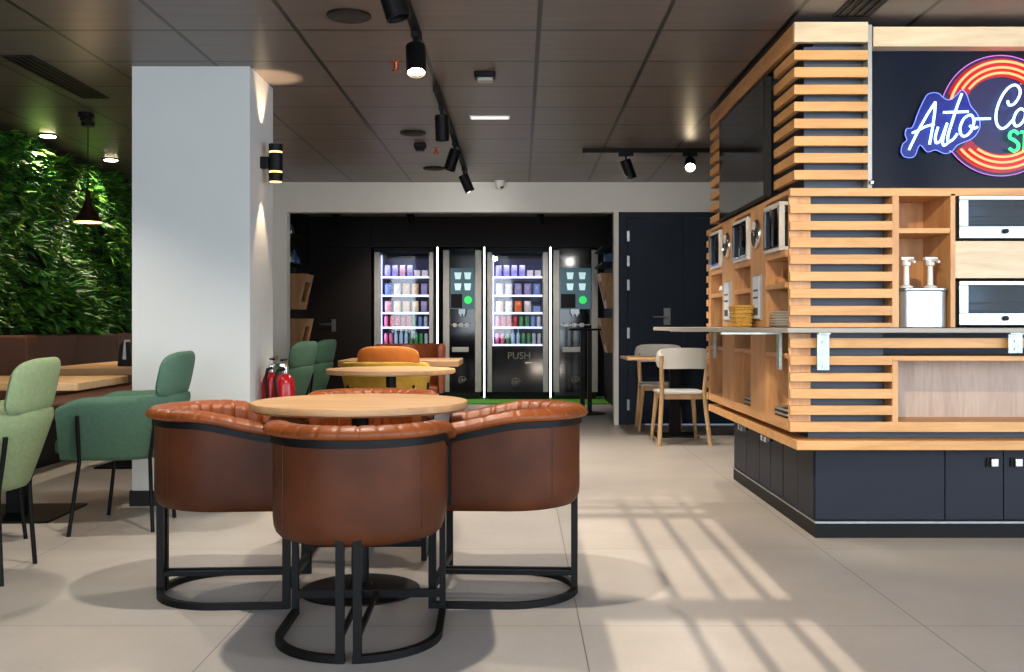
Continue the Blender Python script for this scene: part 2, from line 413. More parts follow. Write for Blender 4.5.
# ------------------------------------------------------------------ leather tub chairs and the round table
def make_tub(name, label):
    t = thing(name, label, 'chair')
    R, YF = 0.278, 0.262
    # steel sled frame
    def bar_path(r, yf): return [(x, y) for x, y, _, _, _ in upath(r, yf, 30, 3)]
    b = MB()
    U = upath(R-0.012, YF+0.012, 30, 3); rows = []
    # two halves with a slit at the rear
    half = len(U)//2
    for idx in (range(0, half+1), range(half, len(U))):
        rows = []
        for i in idx:
            x, y, nx, ny, s = U[i]
            if i == half:
                x = (0.012 if idx.start == 0 else -0.012)
            rows.append([(x+nx*o, y+ny*o, z) for o, z in ((-0.012, 0), (0.012, 0), (0.012, 0.024), (-0.012, 0.024))])
        b.grid(rows)
    b.build('base_ring', 'black', t, angle=60)
    for s in (-1, 1):
        x = s*(R-0.012)
        bx(x-0.011, x+0.011, YF-0.014, YF+0.014, 0.0, 0.40).build('leg', 'black', t)
        bx(s*0.027-0.013, s*0.027+0.013, -R, -R+0.026, 0.0, 0.40).build('leg', 'black', t)
        bx(s*0.027-0.008, s*0.027+0.008, -R+0.026, YF, 0.068, 0.086).build('rail', 'black', t)
    bx(-R+0.02, R-0.02, YF-0.012, YF+0.010, 0.062, 0.090).build('crossbar', 'black', t)
    # outer shell
    rows = []
    U = upath(0.286, YF, 32, 6)
    prof = [(-0.040, 0.358), (-0.022, 0.360), (-0.010, 0.372), (-0.003, 0.391), (0.0, 0.42), (0.0, 0.56), (0.0, 0.70), (-0.03, 0.70), (-0.04, 0.52)]
    def drop(y): k = max(0, min(1, (y+0.10)/(YF+0.10))); return -0.055*k*k*(3-2*k)
    for x, y, nx, ny, s in U:
        rows.append([(x+nx*o, y+ny*o, z + (drop(y) if z > 0.6 else 0)) for o, z in prof])
    b = MB().grid(rows)
    poly = [(x-nx*0.03, y-ny*0.03) for x, y, nx, ny, s in U]
    b.prism(poly, 0.358, 0.385)
    sh = b.build('shell', 'leather_dark', t, angle=50)
    # seams on the shell
    for i in (len(U)//2-9, len(U)//2+9):
        x, y, nx, ny, s = U[i]
        MB().tube([(x+nx*0.0005, y+ny*0.0005, 0.40), (x+nx*0.0005, y+ny*0.0005, 0.665)], 0.0016, 6).build('seam', 'stitch', sh)
    # black band below the roll
    rows = [[(x+nx*o, y+ny*o, z+drop(y)) for o, z in ((-0.005, 0.668), (0.008, 0.668), (0.008, 0.692), (-0.005, 0.692))] for x, y, nx, ny, s in U]
    b = MB().grid(rows)
    for s in (-1, 1): b.box(s*0.286-0.004, s*0.286+0.008*s+0.004, YF-0.014, YF+0.012, 0.395, 0.625)
    b.build('band', 'black', t, angle=60)
    # channelled lining with the padded roll
    U = upath(0.286, YF-0.004, 150, 28); rows = []
    Ltot = U[-1][4]; nch = 23
    for x, y, nx, ny, s in U:
        k = min(1.0, abs(math.sin(PI*s/Ltot*nch))/0.38)**0.8; bump = 0.016*k; rb = 0.0055*k
        dz = drop(y)
        pr = [(-0.036, 0.40), (-0.040-bump, 0.42), (-0.052-bump, 0.50), (-0.058-bump, 0.58), (-0.064-bump, 0.66), (-0.070-bump*.8, 0.700),
              (-0.064-rb, 0.716+rb), (-0.045, 0.728+rb), (-0.02, 0.732+rb), (0.006, 0.730+rb), (0.022+rb*.5, 0.721+rb*.5), (0.028+rb, 0.708), (0.022+rb*.5, 0.697), (0.004, 0.692), (-0.030, 0.690), (-0.036, 0.60)]
        rows.append([(x+nx*o, y+ny*o, z + (dz if z > 0.55 else 0)) for o, z in pr])
    MB().grid(rows).build('channelled_lining', 'leather', t, angle=70)
    # seat cushion
    pts = [(x-nx*0.055, y-ny*0.055) for x, y, nx, ny, s in upath(0.286, YF+0.01, 24, 4)]
    cx, cy = 0, 0.03
    rows = [[(cx+(px-cx)*f, cy+(py-cy)*f, z) for px, py in pts] for f, z in ((0.95, 0.386), (1, 0.40), (1, 0.445), (0.975, 0.462), (0.9, 0.472), (0.6, 0.478), (0.2, 0.48))]
    MB().grid(rows).build('seat_cushion', 'leather', t, angle=60)
    return t
tub = make_tub('tub_chair', '')
used = []
TX, TY = -0.632, 3.96
G = 'leather tub chairs around the front table'
place(tub, used, (-0.540, 3.372, 0), 0.03, 'brown leather tub chair nearest the viewer, turned away, its rounded back toward us', G)
place(tub, used, (-1.142, 3.952, 0), -PI/2+0.06, 'brown leather tub chair on the left side of the front round table', G)
place(tub, used, (-0.050, 3.965, 0), PI/2-0.05, 'brown leather tub chair on the right side of the front round table', G)
place(tub, used, (-0.70, 4.72, 0), PI+0.02, 'brown leather tub chair behind the front round table, only its rim showing', G)

def round_table(name, label, cx, cy, r, z, mat, th=0.032):
    t = thing(name, label, 'table', (cx, cy, 0))
    MB().lathe([(r-0.012, z-th), (r, z-th+0.008), (r, z-0.006), (r-0.004, z)], 72).build('tabletop', mat, t, angle=50)
    MB().lathe([(0.035, 0.02), (0.035, z-th-0.006)], 28).lathe([(0.14, z-th-0.008), (0.14, z-th)], 28).build('pole', 'black', t)
    MB().lathe([(0.235, 0), (0.235, 0.006), (0.22, 0.012), (0.05, 0.026), (0.036, 0.04)], 48).build('base_plate', 'black', t)
    return t
round_table('round_table', 'round pale oak table in front, ringed by four leather tub chairs', TX, TY, 0.425, 0.75, 'table_pale')
round_table('round_table', 'round pale oak table behind the front one, before the mustard chair', X(392, 6.9), 6.85, 0.44, 0.75, 'table_pale')

# ------------------------------------------------------------------ sage green armchairs
def make_armchair(name, shellm, padm):
    t = thing(name, '', 'chair')
    R, YF = 0.262, 0.25
    U = upath(R, YF, 30, 6); rows = []
    for x, y, nx, ny, s in U:
        back = max(0, min(1, -y/R))          # 1 at the rear
        frt = max(0, (y-0.08)/(YF-0.08)); dz = -0.05*frt*frt
        pr = []
        for o, z in ((-0.05, 0.375), (-0.03, 0.365), (-0.008, 0.372), (0.0, 0.39), (0.012, 0.5), (0.022, 0.60), (0.026, 0.655), (0.016, 0.682), (-0.012, 0.690), (-0.04, 0.682), (-0.052, 0.655), (-0.060, 0.55), (-0.066, 0.42)):
            k = (z-0.37)/0.31
            o2 = o - 0.035*(1-k) + 0.045*k*back**2
            z2 = z + dz*k + 0.012*k*back
            pr.append((x*1.0+nx*o2, y+ny*o2, z2))
        rows.append(pr)
    b = MB().grid(rows)
    poly = [(x-nx*0.07, y-ny*0.07) for x, y, nx, ny, s in U]
    b.prism(poly, 0.366, 0.40)
    b.build('shell', shellm, t, angle=60)
    pts = [(x-nx*0.078, y-ny*0.078) for x, y, nx, ny, s in upath(R, YF+0.04, 20, 4)]
    rows = [[(px*f, 0.03+(py-0.03)*f, z) for px, py in pts] for f, z in ((0.96, 0.40), (1, 0.41), (1, 0.45), (0.97, 0.468), (0.88, 0.476), (0.5, 0.482), (0.15, 0.483))]
    MB().grid(rows).build('seat_cushion', shellm, t, angle=60)
    # back pad: rounded slab standing on the shell's rear rim
    W, H, zc = 0.235, 0.122, 0.792
    n, m = 48, 7; front, backr = [], []
    def pos(px, pz, off):
        lean = 0.05*(pz+H)/(2*H)
        yb = -0.268 - lean + 0.95*px*px
        return (px, yb + off, zc+pz)
    for side in (1, -1):
        for j in range(m):
            rho = math.sin(PI/2*(j/(m-1))) if side == 1 else math.sin(PI/2*((m-1-j)/(m-1)))
            rho = max(rho, 0.03)
            row = []
            for k in range(n):
                a = 2*PI*k/n; c, s_ = math.cos(a), math.sin(a)
                e = 0.52 if s_ > 0 else 0.46
                px = W*rho*math.copysign(abs(c)**e, c); pz = H*rho*math.copysign(abs(s_)**e, s_)
                th = 0.036*math.sqrt(max(0, 1-rho**5))
                row.append(pos(px, pz, side*th))
            front.append(row)
    MB().grid(front).build('back_pad', padm, t, angle=70)
    for sx in (-1, 1):
        b = MB(); xo = sx*(R+0.022); y0 = 0.14
        b.tube([(xo+sx*0.010, y0, 0.60), (xo-sx*0.006, y0, 0.47), (xo-sx*0.020, y0, 0.37), (xo-sx*0.010, y0+0.02, 0.2), (xo+sx*0.0, y0+0.045, 0.0)], 0.010, 10)
        b.build('leg', 'black', t)
        b = MB(); cx, cy = sx*0.70, -0.714
        b.tube([(cx*rr, cy*rr, z) for rr, z in ((R+0.050, 0.60), (R+0.020, 0.48), (R-0.012, 0.37), (R-0.002, 0.2), (R+0.014, 0.0))], 0.010, 10)
        b.build('leg', 'black', t)
    return t
GA = 'sage green armchairs along the banquette tables'
arm_l = make_armchair('armchair', 'green_lit', 'green_lit'); arm = make_armchair('armchair', 'green', 'green')
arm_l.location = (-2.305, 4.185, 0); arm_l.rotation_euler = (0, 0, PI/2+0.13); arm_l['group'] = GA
arm_l['label'] = 'warmly lit sage green armchair cut by the left edge, its back pad facing us'
used = []
place(arm, used, (-2.07, 5.25, 0), PI/2+0.06, 'shaded sage green armchair seen side-on just before the white column', GA)
c = copy_tree(arm_l); c.location = (-2.735, 4.77, 0); c.rotation_euler = (0, 0, -0.15); c['label'] = 'warmly lit green armchair at the left edge, only a sliver of pad showing'
place(arm, used, (-2.11, 8.65, 0), PI/2-0.22, 'green armchair behind the fire extinguishers, nearer of the pair by the niche', GA)
place(arm, used, (-2.12, 9.62, 0), PI/2-0.18, 'green armchair beyond the nearer green one, farther of the pair by the niche', GA)
must = make_armchair('armchair', 'mustard', 'orange')
must.location = (-1.04, 7.68, 0); must.rotation_euler = (0, 0, 0)
for ch in must.children:
    if ch.name.startswith('back_pad'): ch.location = (0.05, 0.085, -0.022)
    elif ch.name.startswith('shell'): ch.scale = (1.18, 1.0, 1.15); ch.location.z = -0.03
    elif ch.name.startswith('leg'): ch.location.x = 0.03 if ch.data.vertices[0].co.x > 0 else -0.03
must['label'] = 'mustard velvet armchair with burnt orange back pad, behind the second round table, back to us'

# ribbed chair beyond
t = thing('dining_chair', 'rust brown chair with a vertically ribbed back, behind the far oak table', 'chair', (-1.02, 9.35, 0), PI)
U = upath(0.30, 0.10, 60, 8); rows = []
L = U[-1][4]
for x, y, nx, ny, s in U:
    k = abs(math.sin(PI*s/L*16))*0.014
    rows.append([(x+nx*(o+(k if o > 0 else -k*0.5)), y+ny*(o), z) for o, z in ((-0.03, 0.42), (0.005, 0.42), (0.01, 0.62), (0.012, 0.85), (0.002, 0.872), (-0.02, 0.872), (-0.035, 0.85), (-0.035, 0.62))])
MB().grid(rows).build('backrest', 'tan_leather', t, angle=70)
MB().prism([(x-nx*0.04, y-ny*0.04) for x, y, nx, ny, s in upath(0.30, 0.2, 20, 3)], 0.40, 0.48).build('seat', 'tan_leather', t, bevel=0.012)
for sx in (-1, 1):
    for sy in (0.15, -0.18):
        MB().cyl((sx*0.18, sy, 0.40), (sx*0.2, sy*1.05, 0), 0.016, 0.011).build('leg', 'black', t)

# ------------------------------------------------------------------ rectangular tables
def rect_table(label, cx, cy, hx, hy, z, th, mat, rz=0, px=0.0, plate=0.27, pw=0.05):
    t = thing('dining_table', label, 'table', (cx, cy, 0), rz)
    MB().prism(rrect(hx, hy, 0.02, 3), z-th, z).build('tabletop', mat, t, bevel=0.004)
    b = MB(); b.box(px-pw, px+pw, -pw, pw, 0.012, z-th-0.006); b.box(px-0.2, px+0.2, -0.2, 0.2, z-th-0.008, z-th)
    b.build('pole', 'black', t, bevel=0.004)
    bx(px-plate, px+plate, -plate, plate, 0, 0.012).build('base_plate', 'black', t, bevel=0.003)
    return t
rect_table('oak table on a black pedestal behind the warmly lit green armchair', -2.78, 5.55, 0.47, 0.38, 0.75, 0.042, 'table_oak', 0.04)
rect_table('oak table against the brown banquette, half hidden behind the white column', -2.90, 7.55, 0.45, 0.72, 0.75, 0.042, 'table_oak', 0.0, px=0.05, plate=0.26)
rect_table('oak table beyond the column, before the two far green armchairs', -2.72, 9.15, 0.36, 0.62, 0.75, 0.040, 'table_oak', 0.0)
rect_table('oak table with chamfered edge in the middle, behind the mustard chair', X(404, 8.7), 8.62, 0.50, 0.36, 0.755, 0.05, 'table_pale', 0.0)
t = thing('napkin_holder', 'small dark napkin holder on the oak table beside the column', 'napkin holder', (-2.87, 7.30, 0.75))
b = MB(); b.prism_y([(-0.055, 0), (0.055, 0), (0.03, 0.16), (-0.01, 0.19), (-0.04, 0.15)], -0.04, 0.04); b.build('body', 'black_matte', t, bevel=0.006)
MB().prism_y([(-0.015, 0.05), (0.01, 0.05), (0.006, 0.192), (-0.004, 0.192)], -0.043, 0.043).build('napkins', 'paper', t)

# ------------------------------------------------------------------ banquette and living wall at left
t = thing('banquette', 'long dark brown leather wall bench under the living wall', 'bench', (-4.0, 8.0, 0))
for k in range(6):
    y0 = 5.2 + k*0.875
    bx(-4.08, -3.86, y0+0.004, y0+0.871, 0.46, 0.97).build('back_panel', 'leather_bench', t, bevel=0.02, world=True)
bx(-4.08, -3.45, 5.2, 10.45, 0.34, 0.46).build('seat_pad', 'leather_bench', t, bevel=0.025, world=True)
bx(-4.08, -3.53, 5.2, 10.45, 0.0, 0.34).build('base', 'black_matte', t, world=True)
rnd = random.Random(3)
vs, fs = [], []
def leaf(p, d, up, L, W):
    side = d.cross(up)
    if side.length < 1e-4: return
    side.normalize(); nrm = side.cross(d).normalized()
    o = len(vs)
    pts = [p, p + d*L*0.35 + side*W - nrm*W*0.35, p + d*L*0.5, p + d*L*0.35 - side*W - nrm*W*0.35, p + d*L - nrm*L*0.18]
    vs.extend(tuple(q) for q in pts)
    fs.extend([(o, o+1, o+2), (o, o+2, o+3), (o+1, o+4, o+2), (o+2, o+4, o+3)])
WZ0, WZ1 = 0.99, CEIL-0.02
for i in range(1500):
    y = rnd.uniform(6.4, BACK-0.05); z = rnd.uniform(WZ0+0.03, WZ1)
    x = -4.08 + rnd.uniform(0.03, 0.14) + 0.05*math.sin(y*4.1+z*3)+0.04*math.sin(z*7+y*2)
    c = Vector((max(x, -4.05), y, z))
    big = rnd.random() < 0.25
    kind = rnd.random()
    main = Vector((0.8, rnd.uniform(-0.5, 0.5), rnd.uniform(-0.8, 0.5))).normalized()
    nl = rnd.randint(7, 12)
    for k in range(nl):
        d = (main + Vector((rnd.uniform(-0.3, 0.7), rnd.uniform(-0.9, 0.9), rnd.uniform(-0.8, 0.8)))).normalized()
        L = rnd.uniform(0.06, 0.12)*(1.5 if big else 1.0); W = L*(rnd.uniform(0.10, 0.17) if kind < 0.6 else rnd.uniform(0.2, 0.3))
        leaf(c + d*0.02, d, Vector((rnd.uniform(-.3, .3), rnd.uniform(-.3, .3), 1)).normalized(), L, W)
me = bpy.data.meshes.new('living_wall'); me.from_pydata(vs, [], fs); me.materials.append(M['leaf'])
lw = bpy.data.objects.new('living_wall', me); COL.objects.link(lw)
tag(lw, 'dense green living wall of leafy plants above the brown bench', 'plants', kind='stuff')
M['moss'] = plain('dark moss backing', rgb(14, 30, 14), 0.9, var=0.3, scale=30)
bx(-4.09, -4.05, 5.6, BACK, 0.97, CEIL).build('wall_left_backing', 'moss', kind='structure')

# ------------------------------------------------------------------ fire extinguishers by the column
def extinguisher():
    t = thing('fire_extinguisher', '', 'fire extinguisher')
    MB().lathe([(0.050, 0), (0.056, 0.01), (0.056, 0.36), (0.050, 0.39), (0.036, 0.415), (0.018, 0.425), (0.016, 0.44)], 28).build('cylinder', 'red', t, angle=50)
    MB().lathe([(0.0568, 0.10), (0.0568, 0.22)], 28).build('label_band', 'paper', t)
    b = MB(); b.lathe([(0.018, 0.43), (0.018, 0.47), (0.012, 0.475)], 16); b.box(-0.012, 0.012, -0.075, 0.02, 0.475, 0.487)
    b.build('valve', 'chrome', t)
    bx(-0.010, 0.010, -0.085, 0.015, 0.505, 0.515).build('lever', 'black', t)
    MB().tube([(0.0, -0.02, 0.455), (-0.03, -0.055, 0.45), (-0.045, -0.072, 0.40), (-0.03, -0.068, 0.25), (-0.02, -0.066, 0.12)], 0.009, 8).build('hose', 'black', t)
    return t
ex = extinguisher(); used = []
place(ex, used, (-1.505, 6.05, 0.335), 0.4, 'red fire extinguisher hard against the white column, left of the two', 'fire extinguishers beside the column')
place(ex, used, (-1.385, 5.90, 0.335), 0.0, 'red fire extinguisher with chrome valve, right of the two beside the column', 'fire extinguishers beside the column')
t = thing('extinguisher_stand', 'low black floor stand holding both fire extinguishers by the column', 'stand', (-1.44, 5.98, 0))
b = MB(); b.prism(rrect(0.11, 0.17, 0.03, 3), 0, 0.012); b.build('base', 'black', t)
b = MB(); b.box(-0.012, 0.012, -0.012, 0.012, 0.012, 0.322); b.prism(rrect(0.12, 0.15, 0.03, 3), 0.322, 0.335); b.build('tray', 'black', t)

# ------------------------------------------------------------------ sconce
SX, SYY = -1.566, 6.05
t = thing('wall_sconce', 'black up-and-down wall light on the side of the white column', 'wall lamp', (SX, SYY, 2.03))
MB().box(0, 0.05, -0.03, 0.03, -0.035, 0.035).build('bracket', 'black', t, bevel=0.003)
b = MB(); b.lathe([(0.036, -0.113), (0.042, -0.113), (0.042, -0.062), (0.036, -0.062)], 28, (0.088, 0, 0)); b.build('end_ring', 'black', t); b = MB(); b.lathe([(0.042, -0.05), (0.042, 0.058)], 28, (0.088, 0, 0)); b.build('housing', 'black', t); b = MB(); b.lathe([(0.036, 0.070), (0.042, 0.070), (0.042, 0.113), (0.036, 0.113)], 28, (0.088, 0, 0))
b.build('end_ring', 'black', t)
b = MB(); b.lathe([(0.037, -0.115), (0.037, -0.113)], 24, (0.088, 0, 0)); b.lathe([(0.038, -0.062), (0.038, -0.05)], 24, (0.088, 0, 0)); b.lathe([(0.038, 0.058), (0.038, 0.070)], 24, (0.088, 0, 0))
b.build('light_slot', 'lamp_glow', t)

# ------------------------------------------------------------------ ceiling fittings
def track(name, label, p0, p1, grp='ceiling light tracks'):
    t = thing(name, label, 'light track', (p0[0], p0[1], CEIL), 0, grp)
    d = Vector(p1)-Vector(p0)
    w = 0.018
    b = MB()
    if abs(d.y) > abs(d.x): b.box(-w, w, 0, d.y, -0.034, 0)
    else: b.box(0, d.x, -w, w, -0.034, 0)
    b.build('rail', 'black', t)
    b = MB()
    if abs(d.y) > abs(d.x):
        b.box(-w-.003, w+.003, -0.02, 0.0, -0.038, 0); b.box(-w-.003, w+.003, d.y, d.y+0.02, -0.038, 0)
    else:
        b.box(-0.02, 0, -w-.003, w+.003, -0.038, 0); b.box(d.x, d.x+0.02, -w-.003, w+.003, -0.038, 0)
    b.build('end_cap', 'black', t)
track('light_track', 'black ceiling light track nearest the viewer, above the leather chairs', (-0.525, 0.8), (-0.525, 5.12))
track('light_track', 'black ceiling light track in the middle of the ceiling, behind the nearest one', (-0.525, 6.28), (-0.525, 9.6))
track('light_track', 'black ceiling light track running crosswise beside the slatted counter', (X(585, 8.5), 8.5), (1.7, 8.5))

def spot(label, x, y, tilt_dir, tilt, along, lit=False, L=0.165, r=0.046, dropz=0.085):
    """track head: adapter under the rail, stem, tilted can; aims along tilt_dir leaning by tilt"""
    t = thing('track_spotlight', label, 'spotlight', (x, y, CEIL-0.034), 0, 'track spotlights')
    a = 0.062
    (MB().box(-0.017, 0.017, -a, a, -0.032, 0) if along == 'y' else MB().box(-a, a, -0.017, 0.017, -0.032, 0)).build('adapter', 'black', t, bevel=0.003)
    MB().cyl((0, 0, -0.03), (0, 0, -dropz), 0.009).build('stem', 'black', t)
    d = Vector((math.cos(tilt_dir)*math.sin(tilt), math.sin(tilt_dir)*math.sin(tilt), -math.cos(tilt)))
    c = Vector((0, 0, -dropz)) - d*0.02
    Rm = d.to_track_quat('Z', 'Y').to_matrix()
    MB().lathe([(r*0.92, -0.004), (r, 0.0), (r, L), (r*0.9, L), (r*0.86, L-0.022)], 28, c, Rm).build('can', 'black', t)
    MB().lathe([(r*0.855, L-0.020), (r*0.855, L-0.016)], 24, c, Rm).build('lens', 'lamp_warm' if lit else 'black_gloss', t)
    return Vector((x, y, CEIL-0.034)) + c + d*(L+0.02), d
S1 = spot('black track spotlight cut by the top edge, nearest of all', -0.535, 4.07, math.radians(0), 0.30, 'y', False, 0.16, 0.05)
S2 = spot('lit black track spotlight at the end of the nearest track', -0.525, 5.03, math.radians(-80), 0.36, 'y', True, 0.155, 0.05)
S3 = spot('upright black spotlight, first on the middle ceiling track', -0.525, 6.7, math.radians(60), 0.06, 'y')
S4 = spot('tilted black spotlight, second on the middle ceiling track', -0.525, 8.03, math.radians(190), 0.3, 'y')
S5 = spot('tilted black spotlight, farthest on the middle ceiling track, near the back wall', -0.525, 9.35, math.radians(10), 0.42, 'y')
S6 = spot('unlit tilted black spotlight on the crosswise track', X(626, 8.5), 8.5, math.radians(20), 0.38, 'x')
S7 = spot('lit spotlight shining at us on the crosswise track beside the counter', X(690, 8.5), 8.5, math.radians(-98), 0.95, 'x', True, 0.12)

def disc(name, label, cat, x, y, r, mat, grp=None, rim='black', th=0.012):
    t = thing(name, label, cat, (x, y, CEIL), 0, grp)
    MB().lathe([(r*0.96, -th), (r, -th*0.6), (r, 0)], 40).build('rim', rim, t)
    MB().lathe([(r*0.86, -th-0.003), (r*0.90, -th)], 40).build('grille', mat, t)
def CY(py): return (CEIL-EYE)*1000/(325-py)
for px, py, w, lab in ((349, 15, 44, 'large round ceiling speaker grille, nearest the viewer'), (413, 132.5, 26, 'round ceiling speaker grille left of the middle track'), (434, 168, 22, 'round ceiling speaker grille close to the back wall')):
    Y = CY(py); disc('ceiling_speaker', lab, 'speaker', X(px, Y), Y, w/2*Y/1000, 'black_matte', 'ceiling speakers', 'dark_wall')
def box_fitting(name, label, cat, px, py, w, h, mat, lens=None):
    Y = CY(py-4); t = thing(name, label, cat, (X(px, Y), Y, CEIL))
    hw = w/2*Y/1000; hh = h*Y/1000
    MB().prism(rrect(hw, hw*0.8, hw*0.25, 3), -hh*0.6, 0).build('housing', mat, t, bevel=0.004)
    MB().prism(rrect(hw*0.75, hw*0.6, hw*0.2, 3), -hh, -hh*0.6).build('sensor_cap', lens or mat, t, bevel=0.004)
box_fitting('smoke_detector', 'black smoke detector with grey rim near the top middle of the ceiling', 'smoke detector', 485, 77, 21, 9, 'black', 'steel_side')
box_fitting('motion_sensor', 'small black ceiling sensor beside the middle light track', 'sensor', 420, 148, 12, 7, 'black')
box_fitting('motion_sensor', 'small black ceiling sensor over the living wall', 'sensor', 86, 117, 13, 8, 'black')
for px, py, lab in ((396, 66, 'copper sprinkler head beside the lit spotlight'), (436, 152, 'copper sprinkler head behind the middle track spotlights')):
    Y = CY(py-4); t = thing('sprinkler_head', lab, 'sprinkler', (X(px, Y), Y, CEIL), 0, 'ceiling sprinklers')
    MB().lathe([(0.030, -0.004), (0.030, 0)], 20).lathe([(0.010, -0.04), (0.012, -0.004)], 12).build('body', 'copper', t)
    b = MB()
    for k in range(8):
        a = 2*PI*k/8; b.tube([(0, 0, -0.05), (0.026*math.cos(a), 0.026*math.sin(a), -0.052)], 0.003, 5)
    b.tube([(0.01, 0, -0.03), (0.014, 0, -0.04), (0, 0, -0.052), (-0.014, 0, -0.04), (-0.01, 0, -0.03)], 0.003, 5)
    b.build('deflector', 'copper', t)
Y = CY(117); t = thing('emergency_light', 'slim white linear emergency light flush in the ceiling', 'light', (X(490, Y), Y, CEIL))
bx(-0.145, 0.145, -0.05, 0.05, -0.006, 0).build('frame', 'white_plastic', t)
bx(-0.135, 0.135, -0.04, 0.04, -0.009, -0.006).build('diffuser', 'lamp_soft', t)
t = thing('security_camera', 'white dome security camera where ceiling meets the back wall', 'camera', (X(500, BACK-.1), BACK-0.1, CEIL))
MB().lathe([(0.05, -0.03), (0.055, -0.025), (0.055, 0)], 24).build('mount', 'white_plastic', t)
MB().lathe([(0.004, -0.095), (0.03, -0.088), (0.048, -0.06), (0.05, -0.03)], 24).build('dome', 'white_plastic', t, angle=80)
MB().lathe([(0.004, -0.02), (0.018, -0.012), (0.02, 0)], 16, (0.02, -0.042, -0.066), Matrix.Rotation(0.9, 3, 'X')).build('lens', 'black_gloss', t, angle=80)
t = thing('ceiling_diffuser', 'long black slot air diffuser in the ceiling near the living wall', 'vent', (-2.80, 5.55, CEIL))
bx(-0.09, 0.09, 0, 1.05, -0.006, 0).build('frame', 'black_matte', t)
b = MB()
for k in range(4): b.box(-0.07+k*0.04, -0.07+k*0.04+0.012, 0.02, 1.03, -0.012, -0.006)
b.build('vanes', 'black', t)
t = thing('ceiling_diffuser', 'black air diffuser in the ceiling above the slatted counter corner', 'vent', (X(858, 4.75), 4.3, CEIL))
bx(-0.09, 0.09, 0, 0.55, -0.006, 0).build('frame', 'black_matte', t)
b = MB()
for k in range(4): b.box(-0.07+k*0.04, -0.07+k*0.04+0.012, 0.02, 0.53, -0.012, -0.006)
b.build('vanes', 'black', t)
down = []
for px, py, lab in ((48, 135, 'nearer lit downlight shining on the living wall'), (111, 159, 'farther lit downlight shining on the living wall')):
    Y = CY(py); x = X(px, Y); t = thing('downlight', lab, 'downlight', (x, Y, CEIL), 0, 'living wall downlights')
    MB().lathe([(0.07, -0.010), (0.075, -0.004), (0.075, 0)], 28).build('rim', 'black', t)
    MB().lathe([(0.055, -0.016), (0.058, -0.010)], 28).build('lens', 'lamp_warm', t); down.append((x, Y))
# pendant lamp
PYY = 7.4; px_ = X(88, PYY); pz = Z(222, PYY)
t = thing('pendant_lamp', 'small dark conical pendant lamp hanging before the living wall', 'lamp', (px_, PYY, pz))
rows = []
prof = [(0.103, 0.0), (0.10, 0.012), (0.06, 0.075), (0.032, 0.13), (0.022, 0.165), (0.02, 0.21), (0.012, 0.235)]
MB().lathe(prof, 32).build('shade', 'bronze', t, angle=60)
MB().lathe([(0.098, -0.003), (0.099, 0.0)], 32).build('lit_opening', 'lamp_glow', t)
MB().cyl((0, 0, 0.23), (0, 0, CEIL-pz), 0.004, n=8).build('cord', 'black', t)
MB().lathe([(0.045, CEIL-pz-0.03), (0.05, CEIL-pz)], 20).build('ceiling_rose', 'black', t)

# ------------------------------------------------------------------ vending niche
bx(-2.05, 1.18, 13.2, FM+0.5, 0, 0.018).build('turf_mat', 'turf')
tag(bpy.data.objects['turf_mat'], 'strip of bright green artificial turf before the vending machines', 'mat', kind='thing')
def sx(p): return X(p, FM)
def sz(p): return Z(p, FM)
PB = 0.018
def logo(par, cx, cz, y, r=0.056):
    b = MB(); b.tube([(cx+r*math.cos(a), y, cz+r*math.sin(a)) for a in [2*PI*k/28 for k in range(28) if k not in (6, 7, 8, 20, 21, 22)][:11]], 0.006, 6)
    b.tube([(cx+r*math.cos(a), y, cz+r*math.sin(a)) for a in [PI*0.62+PI*0.76*k/11 for k in range(12)]], 0.006, 6)
    b.tube([(cx-r*.45+r*.28*math.cos(a), y, cz-r*.1+r*.28*math.sin(a)) for a in [2*PI*k/12 for k in range(12)]], 0.006, 6, True)
    b.box(cx-0.006, cx+0.006, y-0.005, y+0.005, cz-r*0.8, cz+r*0.8)
    b.tube([(cx+r*.4+r*.28*math.cos(a), y, cz-r*.1+r*.28*math.sin(a)) for a in [2*PI*k/12 for k in range(12)]], 0.006, 6, True)
    return b.build('emblem', 'mark_dim', par, world=True)
def text(par, s, cx, cz, y, size, mat, ext=0.003):
    cu = bpy.data.curves.new('lettering', 'FONT'); cu.body = s; cu.size = size; cu.extrude = ext; cu.align_x = 'CENTER'; cu.align_y = 'CENTER'
    o = bpy.data.objects.new('lettering', cu); COL.objects.link(o); o.parent = par
    w = Vector((0, 0, 0)); p = par
    while p is not None: w += p.location; p = p.parent
    o.location = Vector((cx, y, cz))-w; o.rotation_euler = (PI/2, 0, 0); cu.materials.append(M[mat])
    bpy.context.view_layer.update()
    me = bpy.data.meshes.new_from_object(o.evaluated_get(bpy.context.evaluated_depsgraph_get()))
    n = bpy.data.objects.new('lettering', me); COL.objects.link(n); n.parent = par; n.location = o.location; n.rotation_euler = o.rotation_euler
    bpy.data.objects.remove(o); return n
SHELF_Y = (277, 295.5, 313, 327.5, 345)
